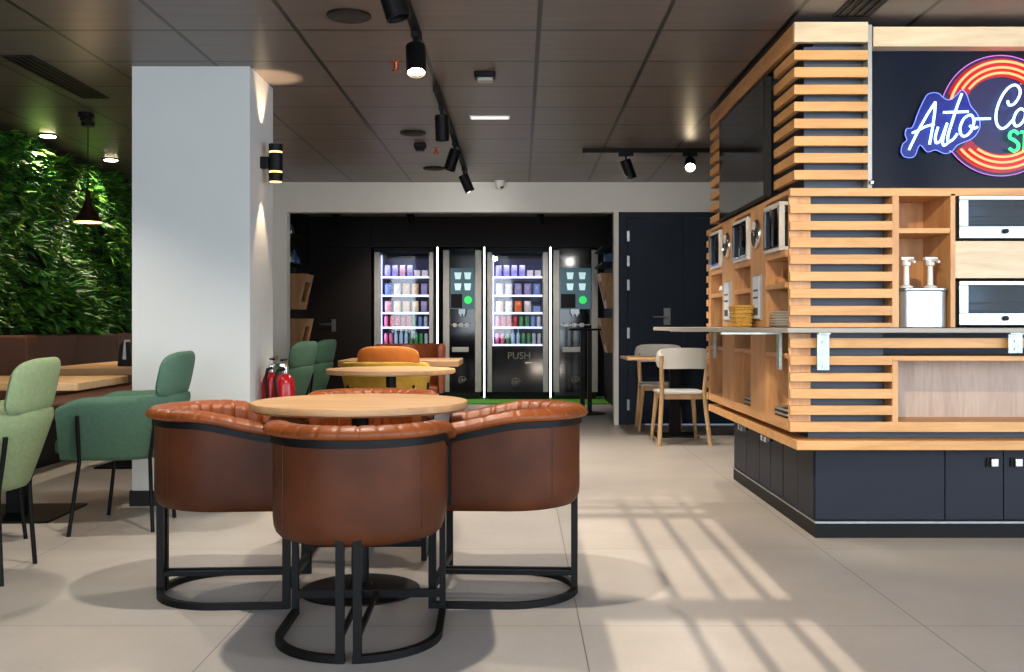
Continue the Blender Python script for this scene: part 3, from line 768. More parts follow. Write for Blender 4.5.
def snack_machine(label, x0, x1, gx0, gx1):
    t = thing('vending_machine', label, 'vending machine', ((sx(x0)+sx(x1))/2, FM+0.4, PB), 0, 'vending machines in the niche')
    A, B, a, bb = sx(x0), sx(x1), sx(gx0), sx(gx1); top = sz(250); gt = sz(255); gb = sz(346)
    b = MB(); D = FM+0.75
    b.box(A, a, FM, D, PB+0.10, sz(252)); b.box(bb, B, FM, D, PB+0.10, sz(252))
    b.build('side_post', 'steel_side', t, world=True, bevel=0.006)
    b = MB(); b.box(A, B, FM-0.005, D, sz(252), top+0.03); b.build('head_panel', 'black', t, world=True); bx(A+0.02, B-0.02, FM+0.03, D, PB, PB+0.10).build('plinth', 'black', t, world=True)
    bx(a, bb, D-0.02, D, gb, gt).build('back_lining', 'cab_back', t, world=True)
    b = MB(); b.box(a, bb, FM+0.0, FM+0.04, PB+0.10, gb); fp = b.build('front_panel', 'black_gloss', t, world=True)
    for yy in SHELF_Y:
        b = MB(); b.box(a+0.005, bb-0.005, FM+0.05, FM+0.65, sz(yy)-0.006, sz(yy)+0.006); shf = b.build('shelf', 'shelf_white', t, world=True)
        bx(a+0.005, bb-0.005, FM+0.04, FM+0.05, sz(yy)-0.016, sz(yy)+0.012).build('edge_glow', 'shelf_glow', shf, world=True)  # glow added to brighten the shelf fronts
    bx(a, bb, FM+0.006, FM+0.014, gb, gt).build('glass_pane', 'glass', t, world=True)
    bx(a+0.01, a+0.025, FM+0.03, FM+0.05, gb, gt).build('light_strip', 'led_blue', t, world=True)
    return t, fp, a, bb, gb, gt
m1, fp1, a1, b1, gb, gt = snack_machine('left snack vending machine, lit, with shelves of bags, cans and bottles', 374, 433.5, 380, 429)
m3, fp3, a3, b3, _, _ = snack_machine('snack vending machine between two coffee machines, its black front reading PUSH', 487, 548.5, 492, 543)
for fp, xx, mch in ((fp1, 405, m1), (fp3, 517, m3)):
    text(fp, 'PUSH', sx(xx+2), sz(356), FM-0.003, 0.135, 'mark_dim')
    logo(fp, sx(xx-1), sz(382), FM-0.004)
    bx(sx(xx+8), sx(xx+17), FM-0.012, FM, sz(363.5), sz(362)).build('coin_slot', 'china', fp, world=True)
def coffee_machine(label, x0, x1):
    t = thing('coffee_machine', label, 'coffee machine', ((sx(x0)+sx(x1))/2, FM+0.4, PB), 0, 'coffee machines in the niche')
    A, B = sx(x0), sx(x1); wsd = 0.09; D = FM+0.7; top = sz(250)
    b = MB(); b.box(A, A+wsd, FM, D, PB+0.10, top); b.box(B-wsd, B, FM, D, PB+0.10, top); b.build('side_post', 'steel_side', t, world=True, bevel=0.006)
    b = MB(); b.box(A+wsd, B-wsd, FM+0.01, D, PB+0.10, sz(309)-0.22); b.box(A+wsd, B-wsd, FM+0.01, D, sz(309), top); b.box(A+wsd, B-wsd, FM+0.22, D, sz(309)-0.22, sz(309)); b.box(A+0.02, B-0.02, FM+0.04, D, PB, PB+0.10); b.box(A, B, FM-0.004, D, top, top+0.03)
    b.build('housing', 'black_gloss', t, world=True)
    a, bb = A+wsd, B-wsd; w = bb-a
    scr = bx(a+0.01, bb-0.01, FM-0.004, FM+0.012, sz(309), sz(268)).build('screen', 'screen_blue', t, world=True)
    for r in range(2):
        for c in range(2):
            cx = a + w*(0.33+0.38*c); cz = sz(276+11*r)
            MB().prism_y([(cx-0.05, cz+0.05), (cx+0.05, cz+0.05), (cx+0.036, cz-0.045), (cx-0.036, cz-0.045)], FM-0.007, FM-0.004).build('cup_picture', 'screen_cup', scr, world=True)
    bx(a+0.02, a+w*0.5, FM-0.008, FM-0.004, sz(308), sz(294)).build('keypad', 'black', scr, world=True)
    MB().cyl((a+w*0.73, FM-0.010, sz(300)), (a+w*0.73, FM-0.004, sz(300)), 0.055, n=28).build('start_button', 'btn_green', scr, world=True)
    b = MB(); b.box(a+w*.36, a+w*.62, FM+0.02, FM+0.2, sz(309)-0.07, sz(309)); b.box(a+w*.40, a+w*.46, FM+0.05, FM+0.1, sz(309)-0.1, sz(309)-0.07); b.box(a+w*.52, a+w*.58, FM+0.05, FM+0.1, sz(309)-0.1, sz(309)-0.07)
    b.build('nozzle', 'steel', t, world=True)
    b = MB(); b.box(a+0.02, bb-0.02, FM+0.0, FM+0.2, sz(309)-0.225, sz(309)-0.215); b.build('drip_tray', 'steel', t, world=True)
    b = MB()
    for k in range(3): b.box(a+w*(0.15+0.24*k), a+w*(0.28+0.24*k), FM+0.001, FM+0.01, sz(327), sz(323))
    b.build('payment_buttons', 'mark', t, world=True)
    bx(a+w*.10, a+w*.75, FM-0.02, FM+0.01, sz(352), sz(347)).build('flap', 'steel_side', t, world=True, bevel=0.005)
    logo(t, a+w*.5, sz(380), FM+0.006, 0.052)
    return t
coffee_machine('coffee vending machine between the two snack machines', 443, 481.5)
coffee_machine('coffee vending machine at the right end, behind the tall black table', 553, 598)
for px, lab in ((437.5, 'leftmost of the three upright white light strips between the machines'), (484.3, 'middle of the three upright white light strips between the machines'), (550.5, 'rightmost of the three upright white light strips between the machines')):
    t = thing('light_strip', lab, 'light strip', (X(px, FM-.06), FM-0.06, PB), 0, 'vertical light strips')
    z1 = Z(247, FM-.06)
    bx(-0.016, 0.016, 0.0, 0.05, 0.0, z1-PB).build('channel', 'steel', t)
    bx(-0.008, 0.008, -0.012, 0.0, 0.03, z1-PB).build('diffuser', 'led_white', t)

# products on the machine shelves
def pm(n, c): M[n] = plain(n, c, 0.4, var=0.15, scale=60)
for n, c in (('bag_lilac', rgb(150, 140, 190)), ('bag_white', rgb(214, 206, 204)), ('bag_tan', rgb(214, 178, 140)), ('bag_cream', rgb(226, 204, 166)), ('bag_pink', rgb(214, 150, 160)), ('bag_blue', rgb(110, 130, 200)), ('bag_orange', rgb(226, 110, 40)),
             ('can_red', rgb(206, 50, 50)), ('can_pink', rgb(210, 96, 130)), ('can_green', rgb(70, 150, 90)), ('can_blue', rgb(110, 140, 210)), ('can_silver', rgb(190, 200, 214)), ('water', rgb(170, 205, 230)), ('btl_green', rgb(60, 130, 70))): pm(n, c)
def bag_mesh(w, h, d):
    b = MB(); rows = []
    n = 16
    for j in range(9):
        v = j/8; t = math.sin(PI*v)**0.6*0.9+0.04
        rows.append([(w/2*math.copysign(abs(math.cos(a))**0.6, math.cos(a))*(0.92+0.08*t), d/2*t*math.sin(a), h*v) for a in [2*PI*k/n for k in range(n)]])
    return b.grid(rows)
def box_mesh(w, h, d): return MB().box(-w/2, w/2, -d/2, d/2, 0, h)
def can_mesh(w, h): r = w/2; return MB().lathe([(r*.8, 0), (r, 0.02*h/0.15), (r, h*0.88), (r*.8, h*0.97), (r*.8, h)], 16)
def btl_mesh(w, h): r = w/2; return MB().lathe([(r*.9, 0), (r, 0.01), (r, h*0.6), (r*.75, h*0.72), (r*.35, h*0.85), (r*.32, h*0.93)], 16)
PM = {}
def product(kind, mat, x, y, z, w, h, label, cat, grp):
    key = (kind, mat, round(w, 3), round(h, 3))
    name = {'bag': 'snack_bag', 'box': 'snack_box', 'can': 'drink_can', 'btl': 'drink_bottle'}[kind]
    if key not in PM:
        if kind == 'bag': o = bag_mesh(w, h, 0.07).build(name, mat, angle=80)
        elif kind == 'box': o = box_mesh(w, h, 0.08).build(name, mat, bevel=0.004)
        elif kind == 'can': o = can_mesh(w, h).build(name, mat)
        else:
            o = btl_mesh(w, h).build(name, mat)
            MB().lathe([(w*.19, h*0.92), (w*.19, h)], 12).build('cap', 'white_plastic', o)
        PM[key] = o
    else: o = copy_tree(PM[key])
    o.location = (x, y, z); tag(o, label, cat, grp)
MN = ('left snack machine', 'right snack machine')
COLN = {'bag_lilac': 'lilac', 'bag_white': 'white', 'bag_tan': 'tan', 'bag_cream': 'cream', 'bag_pink': 'pink', 'bag_blue': 'blue', 'bag_orange': 'orange', 'can_red': 'red', 'can_pink': 'pink', 'can_green': 'green', 'can_blue': 'blue', 'can_silver': 'silver', 'water': 'clear', 'btl_green': 'green'}
SHN = ('top', 'second', 'third', 'fourth', 'bottom')
STOCK = [
 [ [('bag','bag_lilac')]*2+[('bag','bag_pink')]+[('bag','bag_lilac')]+[('box','bag_white')]*2, [('bag','bag_blue'),('bag','bag_white'),('bag','bag_tan'),('bag','bag_tan'),('bag','bag_lilac')], [('bag','bag_pink'),('bag','bag_cream'),('bag','bag_tan'),('bag','bag_cream'),('bag','bag_lilac')],
   [('can','can_pink')]+[('can','can_red')]*4+[('can','can_green'),('can','can_blue'),('can','can_silver')], [('can','can_pink')]*2+[('btl','water')]*3+[('btl','btl_green')]+[('can','can_green')]*2+[('can','can_silver')] ],
 [ [('bag','bag_lilac')]*4+[('box','bag_white')]*2, [('bag','bag_white')]*2+[('bag','bag_lilac')]*2+[('bag','bag_blue')], [('bag','bag_tan'),('bag','bag_white'),('bag','bag_orange'),('bag','bag_white'),('box','bag_blue')],
   [('can','can_pink')]+[('can','can_red')]*3+[('can','can_green')]*2+[('can','can_blue'),('can','can_silver')], [('can','can_pink')]*2+[('can','can_green')]+[('btl','water')]*2+[('can','can_green')]*2+[('can','can_silver')]*2 ] ]
for mi, (a, bb) in enumerate(((a1, b1), (a3, b3))):
    for ri, row in enumerate(STOCK[mi]):
        n = len(row); wd = bb-a-0.05; zs = sz(SHELF_Y[ri])+0.0062
        for k, (kind, mat) in enumerate(row):
            xx = a+0.035+wd*(k+0.5)/n; w = wd/n*(0.76 if kind in ('bag', 'box') else 0.70)
            h = {'bag': 0.165, 'box': 0.09, 'can': 0.155, 'btl': 0.215}[kind]
            nm = {'bag': 'snack bag', 'box': 'snack box', 'can': 'drink can', 'btl': 'drink bottle'}[kind]
            product(kind, mat, xx, FM+0.11+(0.02 if kind == 'bag' else 0), zs, min(w, 0.15), h, '%s %s, %s from the left on the %s shelf of the %s' % (COLN[mat], nm, ORD[k], SHN[ri], MN[mi]), nm.split()[-1], 'products in the %s' % MN[mi])

# tall table, wall boxes and little things in the niche
t = thing('bar_table', 'tall slim black bar table before the right coffee machine', 'table', (X(585, 11.85), 11.85, 0))
MB().lathe([(0.19, 0.985), (0.195, 0.99), (0.195, 1.003), (0.19, 1.008)], 36).build('tabletop', 'black', t)
for s, w in ((-0.03, 0.026), (0.055, 0.026)): bx(s-w, s+w, -0.03, 0.03, 0.012, 0.985).build('leg', 'black', t)
MB().lathe([(0.24, 0), (0.24, 0.008), (0.22, 0.012)], 36).build('base_plate', 'black', t)
def wall_box(label, xw, s, y, z0, z1, grp):
    """slanted oak box on the niche side wall; s = +1 opens towards +x"""
    t = thing('wall_box', label, 'shelf box', (xw, y, z0), 0, grp)
    H = z1-z0; D1, D0 = (0.25, 0.15) if s > 0 else (0.23, 0.13); W = 0.50; th = 0.022
    b = MB()
    for ys in (0, W-th): b.prism_y([(0, 0), (s*D0, 0), (s*D1, H), (0, H)], ys, ys+th)
    b.prism_y([(0, 0), (s*D0, 0), (s*(D0+.006), th), (0, th)], th, W-th); b.prism_y([(0, H-th), (s*(D1-.006), H-th), (s*D1, H), (0, H)], th, W-th)
    b.build('carcass', 'oak_z', t)
    def fx(z): return D0+(D1-D0)*z/H
    b = MB(); f = 0.075
    for ys in (th, W-th-f): b.prism_y([(s*(fx(th)-.03), th), (s*fx(th), th), (s*fx(H-th), H-th), (s*(fx(H-th)-.03), H-th)], ys, ys+f)
    b.prism_y([(s*(fx(th)-.03), th), (s*fx(th), th), (s*fx(f+th), f+th), (s*(fx(f+th)-.03), f+th)], th+f, W-th-f)
    b.prism_y([(s*(fx(H-th-f)-.03), H-th-f), (s*fx(H-th-f), H-th-f), (s*fx(H-th), H-th), (s*(fx(H-th)-.03), H-th)], th+f, W-th-f)
    b.build('front_frame', 'oak_z', t)
    b = MB(); b.prism_y([(s*.02, th), (s*.03, th), (s*.03, H-th), (s*.02, H-th)], th, W-th); b.build('back', 'black_matte', t)
    return t
gb_ = 'slanted oak wall boxes in the niche'
wall_box('upper slanted oak wall box on the left side of the vending niche', -2.92, 1, 12.45, Z(309, 12.45), Z(273.5, 12.45), gb_)
wall_box('lower slanted oak wall box on the left side of the vending niche', -2.92, 1, 12.45, Z(354, 12.45), Z(318.5, 12.45), gb_)
wall_box('upper slanted oak wall box on the right side of the vending niche', 1.20, -1, 12.15, Z(308, 12.15), Z(273, 12.15), gb_)
wall_box('lower slanted oak wall box on the right side of the vending niche', 1.20, -1, 12.15, Z(353, 12.15), Z(318, 12.15), gb_)
t = thing('wall_rack', 'black metal pipe rack on the left niche wall above the wall boxes', 'rack', (-2.92, 12.2, 1.75))
for y in (0.0, 0.45, 0.8): MB().tube([(0.03, y, -0.15), (0.03, y, 0.80)], 0.012, 8).build('upright', 'black', t)
for z in (0.05, 0.40, 0.70): bx(0.0, 0.16, 0, 0.8, z, z+0.015).build('shelf', 'black', t)
for k, (y, z, h) in enumerate(((12.35, 1.815, 0.16), (12.55, 1.815, 0.2), (12.4, 2.165, 0.14), (12.75, 1.815, 0.13))):
    o = btl_mesh(0.08, h).build('bottle', 'blue_item' if k % 2 else 'steel'); o.location = (-2.84, y, z)
    tag(o, '%s bottle on the black pipe rack, %s along the left niche wall' % ('blue' if k % 2 else 'steel grey', ORD[k]), 'bottle', 'bottles on the pipe rack')
    MB().lathe([(0.016, h*0.92), (0.016, h)], 12).build('cap', 'black', o)
t = thing('wall_rack', 'dark wall rack with blue items on the right niche wall', 'rack', (1.20, 12.1, 1.95))
for z in (-0.15, 0.05): bx(-0.20, 0, 0.1, 1.3, z, z+0.02).build('shelf', 'black', t)
for y in (0.1, 0.7, 1.28): MB().box(-0.02, 0, y, y+0.02, -0.15, 0.25).build('upright', 'black', t)
o = MB().box(-0.06, 0.06, -0.08, 0.08, 0, 0.11).build('storage_box', 'blue_item', bevel=0.006); o.location = (1.10, 12.35, 1.821)
tag(o, 'small blue box on the rack of the right niche wall', 'box')
for px, y, lab in ((336, 12.6, 'dim black ceiling spotlight at the left of the vending niche'), (410, 12.6, 'dim black ceiling spotlight above the left snack machine'), (540, 12.6, 'dim black ceiling spotlight above the right light strip')):
    spot(lab, X(px, y), y, math.radians(70), 0.5, 'x', False, 0.15, 0.045, 0.06)

# ------------------------------------------------------------------ white cafe chairs with table by the door
def cafe_chair():
    t = thing('cafe_chair', '', 'chair', group='white cafe chairs by the door')
    b = MB()
    rows = []
    pts = rrect(0.205, 0.20, 0.07, 5)
    rows = [[(x*f, y*f+0.0, z) for x, y in pts] for f, z in ((0.93, 0.445), (1, 0.452), (1, 0.464), (0.97, 0.470), (0.6, 0.464), (0.1, 0.462))]
    b.grid(rows); b.build('seat', 'white_lacquer', t, angle=60)
    for s in (-1, 1):
        MB().cyl((s*0.165, 0.16, 0.448), (s*0.205, 0.205, 0), 0.022, 0.014, 14).build('leg', 'beech', t)
        MB().tube([(s*0.225, -0.245, 0), (s*0.195, -0.19, 0.35), (s*0.188, -0.185, 0.47), (s*0.196, -0.215, 0.62), (s*0.205, -0.25, 0.785)], 0.020, 12).build('leg', 'beech', t)
    b = MB(); b.box(-0.16, 0.16, 0.14, 0.165, 0.40, 0.45); b.box(-0.16, 0.16, -0.175, -0.15, 0.40, 0.45)
    for s in (-1, 1): b.box(s*0.165-0.012, s*0.165+0.012, -0.16, 0.16, 0.40, 0.45)
    b.build('apron', 'beech', t)
    rows = []
    for k in range(25):
        u = -1+2*k/24; x = 0.245*math.sin(u*1.15)/math.sin(1.15); y = -0.285+0.10*u*u
        hh = 0.078*(1-abs(u)**6)**0.5 + 0.012
        zc = 0.762-0.012*u*u
        rows.append([(x, y-0.008, zc-hh), (x, y+0.008, zc-hh), (x, y+0.004, zc+hh), (x, y-0.012, zc+hh)])
    MB().grid(rows).build('backrest', 'white_lacquer', t, angle=60)
    return t
cc = cafe_chair(); used = []
place(cc, used, (1.415, 8.92, 0), 0.06, 'white chair with beech legs, nearer of the two by the dark door, back to us')
place(cc, used, (1.40, 10.05, 0), PI-0.1, 'white chair with beech legs, farther of the two, behind the small table by the door')
rect_table('small oak table on black pedestal between the two white chairs', 1.47, 9.50, 0.49, 0.30, 0.75, 0.026, 'table_oak', 0.0, plate=0.20)

# ------------------------------------------------------------------ the slatted counter
XB, YB = 1.46, 4.95                 # base corner
XR, YE = 4.2, 6.82                  # far right and far end
XU, YU, YUE = 1.305, 4.83, 7.0      # upper frame: left face, front face, far end
def zy(py, Y=4.83): return Z(py, Y)
GC = 'navy base cabinets of the counter'
t = thing('plinth', 'dark plinth with a silver strip running under the navy base cabinets', 'plinth', (XB, YB, 0))
bx(XB-0.004, XR, YB-0.02, YE, 0, 0.072).build('kickboard', 'black', t, world=True)
bx(XB-0.006, XR, YB-0.024, YE+0.002, 0.072, 0.082).build('silver_strip', 'steel', t, world=True)
def base_cab(label, x0, x1, knob=None, door=True):
    t = thing('base_cabinet', label, 'cabinet', (x0, YB, 0.082), 0, GC)
    bx(x0+0.002, x1-0.002, YB+0.02, YB+0.58, 0.082, 0.45).build('body', 'navy', t, world=True)
    d = bx(x0+0.002, x1-0.002, YB, YB+0.019, 0.086, 0.448).build('door' if door else 'front_panel', 'navy', t, world=True, bevel=0.002)
    if knob:
        kx = X(knob, YB)-0.01; kz = Z(462, YB)
        bx(kx-0.02, kx+0.015, YB-0.010, YB, kz-0.022, kz+0.022).build('knob_mount', 'black', d, world=True)
        bx(kx-0.004, kx+0.032, YB-0.026, YB-0.010, kz-0.02, kz+0.02).build('knob', 'chrome', d, world=True, bevel=0.003)
fx = [XB, X(945, YB), X(1003.5, YB), X(1061, YB), X(1120, YB), 3.4, XR]
base_cab('wide navy base cabinet with a plain front at the counter corner', fx[0], fx[1], None, False)
for ya in (YB+0.02, YB+0.304): bx(XB-0.002, XB+0.0015, ya, ya+0.28, 0.086, 0.448).build('corner_panel', 'navy', bpy.data.objects['base_cabinet'], world=True)
base_cab('navy base cabinet door with its chrome knob at upper right, next to the plain one', fx[1], fx[2], 992)
base_cab('navy base cabinet at the right edge with its knob at upper left', fx[2], fx[3], 1016)
bx(X(1061, YB)+0.002, XR, YB, YB+0.58, 0.082, 0.45).build('end_panel', 'navy', bpy.data.objects['base_cabinet.002'], world=True)
# left side: four doors
yl = [YB+0.604, 5.95, 6.22, 6.53, YE]
t = thing('base_cabinet', 'dark base cabinet along the left side of the counter with paired doors', 'cabinet', (XB, YB+.6, 0.082), 0, GC)
bx(XB+0.02, XB+0.6, YB+0.604, YE, 0.082, 0.45).build('body', 'navy', t, world=True)
sides = [(YB+0.604, 5.83), (5.834, 6.10), (6.104, 6.45), (6.454, YE)]
for i, (ya, yb) in enumerate(sides):
    d = bx(XB, XB+0.019, ya+0.002, yb-0.002, 0.086, 0.448).build('door', 'navy', t, world=True, bevel=0.002)
    ky = yb-0.035 if i % 2 == 0 else ya+0.035
    b = MB(); b.box(XB-0.012, XB, ky-0.015, ky+0.015, 0.375, 0.405); b.build('knob_mount', 'black', d, world=True)
    bx(XB-0.045, XB-0.012, ky-0.016, ky+0.016, 0.372, 0.408).build('knob', 'chrome', d, world=True, bevel=0.003)
# ledge
LX, LY = 1.325, 4.79
o = MB().prism([(LX, LY), (XR, LY), (XR, 7.03), (LX, 7.03)], 0.45, 0.496).build('ledge', 'oak', bevel=0.003)
tag(o, 'thick oak ledge wrapping the counter above the navy base cabinets', 'ledge')
# core body
t = thing('counter_core', 'dark slate boards behind the oak slats of the counter', 'counter core', (2.0, 5.9, 0.496))
b = MB(); b.box(1.42, XR, 4.93, 6.9, 0.496, 0.534); b.box(1.66, XR, 5.20, 6.9, 0.534, 1.010)
b.box(1.425, 1.79, 4.93, 4.95, 0.534, 1.010)
b.build('lower_body', 'slate', t, world=True)
b = MB(); b.box(1.66, XR, 5.20, 6.9, 1.038, 1.69); b.box(1.425, 1.79, 4.93, 4.95, 1.038, 1.69)
b.build('upper_body', 'slate', t, world=True)
b = MB(); b.box(1.45, 1.735, 4.95, 6.95, 1.715, 2.50); b.box(1.735, XR, 5.02, 6.95, 1.715, 2.50)
b.box(1.41, 1.45, 4.95, 6.95, 1.715, 2.40)
b.build('tower_body', 'slate', t, world=True)
# worktop with fold-down brackets
t = thing('worktop', 'thin grey snack worktop wrapping around the slatted counter', 'worktop', (2.0, 5.5, 1.012))
MB().prism([(0.93, 6.98), (0.93, 5.75), (1.275, 4.765), (XR, 4.765), (XR, 6.9), (1.5, 6.98)], 1.0125, 1.0365).build('slab', plain('pale grey laminate', rgb(158, 150, 140), 0.35, var=0.04), t, world=True, bevel=0.003)
for x0, x1, y0, y1 in ((X(817, 4.80), X(829, 4.80), 4.795, 335), (X(1008, 4.80), X(1022, 4.80), 4.795, 335)):
    zb = Z(370 if x0 < 2 else 353, 4.80)
    b = MB(); b.box(x0, x1, y0, y0+0.008, zb, 1.0125); b.box(x0, x1, 4.772, y0, 1.006, 1.0125)
    for zc in (zb+0.02, 1.0125-0.04): b.cyl(((x0+x1)/2, y0, zc), ((x0+x1)/2, y0-0.006, zc), 0.007, n=10)
    b.build('bracket', 'zinc', t, world=True)
for y0 in (4.96, 6.62):
    b = MB(); b.box(1.285, 1.30, y0, y0+0.05, 0.83, 1.0125); b.box(1.0, 1.285, y0, y0+0.05, 1.004, 1.0125)
    b.build('bracket', 'zinc', t, world=True)

# oak slats: lower frame, wrapping the corner
def wrap(b, x0, x1, yf, z0, z1, ydeep, th=0.028):
    """a mitred slat on front and left faces"""
    b.prism([(x0, yf), (x1, yf), (x1, yf+th), (x0+th, yf+th), (x0+th, ydeep), (x0, ydeep)], z0, z1)
t = thing('slat_screen', 'oak slat screen on the counter corner between worktop and sign tower', 'slat screen', (XU, YU, 1.038))
b = MB()
for y0, y1 in ((188, 196), (204, 213), (221, 230), (237.5, 247.5), (254.5, 264), (271.6, 281), (288.7, 298), (305.8, 315.3), (322.8, 328.0)):
    b = MB()
    z1, z0 = zy(y0), max(zy(y1), 1.0385)
    wrap(b, XU, X(892.5, YU) if y0 > 190 else XR, YU, z0, z1, 4.866)
    b.build('slat', 'oak', t, world=True, bevel=0.0015)
    MB().prism([(XU, 6.945), (XU+0.04, 6.945), (XU+0.04, 6.972), (XU+0.10, 6.972), (XU+0.10, YUE), (XU, YUE)], z0, z1).build('slat', 'oak', t, world=True, bevel=0.0015)
b = MB(); b.box(X(892.5, YU), X(899, YU), YU+0.0008, 5.15, 1.0385, zy(196)-0.0005); b.build('post', 'oak_z', t, world=True); bx(1.40, 1.425, 4.93, 4.955, 1.0385, 1.69).build('corner_post', 'oak_z', t, world=True)
t = thing('slat_screen', 'oak slat screen on the counter corner below the worktop', 'slat screen', (XU, YU, 0.534))
b = MB()
for y0, y1 in ((338, 348), (356, 365), (373, 381.5), (389, 398.6), (405.7, 415), (422, 432)):
    b = MB()
    z1, z0 = zy(y0), zy(y1)
    long_ = y0 in (338, 356, 422)
    if y0 == 356: b.box(X(892.5, YU), XR, YU, YU+0.32, z0+0.02, z1)
    if y0 == 422: b.box(X(899, YU), XR, YU+0.028, YU+0.32, z0, z1)
    wrap(b, XU, X(892.5, YU) if y0 == 356 or not long_ else XR, YU, z0, z1, 4.866)
    b.build('slat', 'oak', t, world=True, bevel=0.0015)
    MB().prism([(XU, 6.945), (XU+0.04, 6.945), (XU+0.04, 6.972), (XU+0.10, 6.972), (XU+0.10, YUE), (XU, YUE)], z0, z1).build('slat', 'oak', t, world=True, bevel=0.0015)
b = MB(); b.box(X(892.5, YU), X(898, YU), YU, 5.10, zy(422), zy(361)); b.build('post', 'oak_z', t, world=True); bx(1.40, 1.425, 4.93, 4.955, 0.534, 1.0).build('corner_post', 'oak_z', t, world=True)
bx(X(898, YU), XR, 5.10, 5.12, zy(422), zy(361)).build('recess_panel', 'veneer', t, world=True)
# tower slats
TXX, TYY = 1.33, 4.85
def zt(py): return Z(py, TYY)
t = thing('slat_tower', 'oak slat tower at the upper counter corner beside the neon sign', 'slat screen', (TXX, TYY, 1.715))
b = MB()
xe = X(868, TYY)
for y0, y1 in ((50, 59.5), (67, 77), (84.5, 94), (101.5, 111), (118.5, 128), (136, 145.6), (153, 162.7), (170, 179.5)):
    b = MB()
    z1, z0 = zt(y0), zt(y1)
    wrap(b, TXX, xe, TYY, z0, z1, 5.24)
    b.build('slat', 'oak', t, world=True, bevel=0.0015)
    MB().prism([(TXX, 6.47), (TXX+0.028, 6.47), (TXX+0.028, YUE-0.03), (TXX+0.12, YUE-0.03), (TXX+0.12, YUE), (TXX, YUE)], z0, z1).build('slat', 'oak', t, world=True, bevel=0.0015)
b = MB(); b.box(TXX, xe, TYY-0.004, TYY+0.03, zt(42), zt(22)); b.build('top_board', 'oak_daylit', t, world=True, bevel=0.002)
b = MB(); b.box(TXX, TXX+0.03, TYY+0.03, YUE, zt(42), zt(22)); b.build('side_board', 'oak_y', t, world=True, bevel=0.002)
b = MB(); b.box(1.40, 1.45, 4.93, 4.95, 1.715, 2.42); b.box(1.45, xe, 4.93, 4.949, 1.715, 2.42); b.build('backing', 'slate', t, world=True)
bx(xe+0.003, X(872, 4.86), TYY+0.01, 4.99, 1.715, zt(24)).build('edge_strip', 'steel_side', t, world=True)

# sign wall
t = thing('sign_panel', 'glossy dark panel framed by a pale daylit board behind the neon sign', 'panel', (X(874, 4.95), 4.95, 1.715))
bx(X(872, 4.95)+0.004, XR, 4.995, 5.018, 1.715, Z(46, 4.95)).build('board', 'sign_panel', t, world=True)
bx(X(874, 4.90), XR, 4.91, 5.018, Z(46, 4.90)+0.001, Z(26, 4.90)).build('top_board', 'oak_daylit', t, world=True, bevel=0.002)
MB().lathe([(0.004, -0.012), (0.011, -0.008), (0.012, 0.004), (0.004, 0.012)], 14, (X(871.5, 4.84), 4.84, zt(182.5))).build('ball_knob', 'chrome', t, world=True)
# neon sign: backing, edges, tubes
NY = 4.965
def np_(cx, cy, y=NY):      # crop pixel of the sign -> world
    px = 900+cx*0.1636; py = 60+cy*0.1637
    return Vector((X(px, y), y, Z(py, y)))
def smooth_path(pts, n=8):
    P = [Vector(p) for p in pts]; out = []
    for i in range(len(P)-1):
        p0 = P[max(i-1, 0)]; p1 = P[i]; p2 = P[i+1]; p3 = P[min(i+2, len(P)-1)]
        for k in range(n):
            s = k/n
            out.append(0.5*((2*p1)+(-p0+p2)*s+(2*p0-5*p1+4*p2-p3)*s*s+(-p0+3*p1-3*p2+p3)*s**3))
    out.append(P[-1]); return out
ns = thing('neon_sign', 'neon sign with ice blue script, orange red rings and green letters', 'neon sign', (X(1002, NY), NY, Z(115, NY)))
cen = Vector((X(1002, NY), NY, Z(115, NY))); u = NY/1000.0
def ringpts(r, a0, a1, y, n=70): return [(cen.x+r*u*math.cos(math.radians(a0+(a1-a0)*k/n)), y, cen.z+r*u*math.sin(math.radians(a0+(a1-a0)*k/n))) for k in range(n+1)]
disc_pts = [(x, z) for x, _, z in ringpts(60.5, 0, 354, 0, 59)]
MB().prism_y(disc_pts, 4.984, 4.990).build('round_backing', 'acrylic_dark', ns, world=True)
MB().tube(ringpts(60.5, 0, 360, 4.982, 90)[:-1], 0.0024, 6, True).build('backing_edge', 'neon_edge', ns, world=True)
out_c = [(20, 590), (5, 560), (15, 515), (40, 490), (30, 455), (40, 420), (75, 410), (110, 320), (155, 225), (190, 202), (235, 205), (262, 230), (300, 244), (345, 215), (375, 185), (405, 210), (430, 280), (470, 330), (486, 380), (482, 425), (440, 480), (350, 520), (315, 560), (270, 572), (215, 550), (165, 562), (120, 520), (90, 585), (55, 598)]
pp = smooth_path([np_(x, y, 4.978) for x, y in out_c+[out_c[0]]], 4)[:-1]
MB().prism_y([(p.x, p.z) for p in pp], 4.976, 4.982).build('script_backing', 'acrylic_blue_glow', ns, world=True)
MB().tube([(p.x, 4.975, p.z) for p in pp], 0.0022, 6, True).build('script_edge', 'neon_edge_blue', ns, world=True)
M['acrylic_red_glow'] = plain('painted red neon glow', rgb(140, 8, 34), 0.3)  # red glow around the ring tubes, painted as an added band
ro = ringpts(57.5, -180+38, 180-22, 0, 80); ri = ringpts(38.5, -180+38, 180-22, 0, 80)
b = MB(); b.grid([[(a[0], 4.978, a[2]), (c_[0], 4.978, c_[2]), (c_[0], 4.983, c_[2]), (a[0], 4.983, a[2])] for a, c_ in zip(ro, ri)]); b.build('ring_glow', 'acrylic_red_glow', ns, world=True)
for r in (53.5, 47.5, 42):
    b = MB(); rr = 0.0062
    lo = math.degrees(math.asin(min(1, 34/r))); hi = math.degrees(math.asin(min(1, (16 if r > 50 else 26)/r)))
    b.tube(ringpts(r, -180+lo, 180-hi, 4.962, 100), rr, 8); b.build('ring_tube', 'neon_red', ns, world=True)
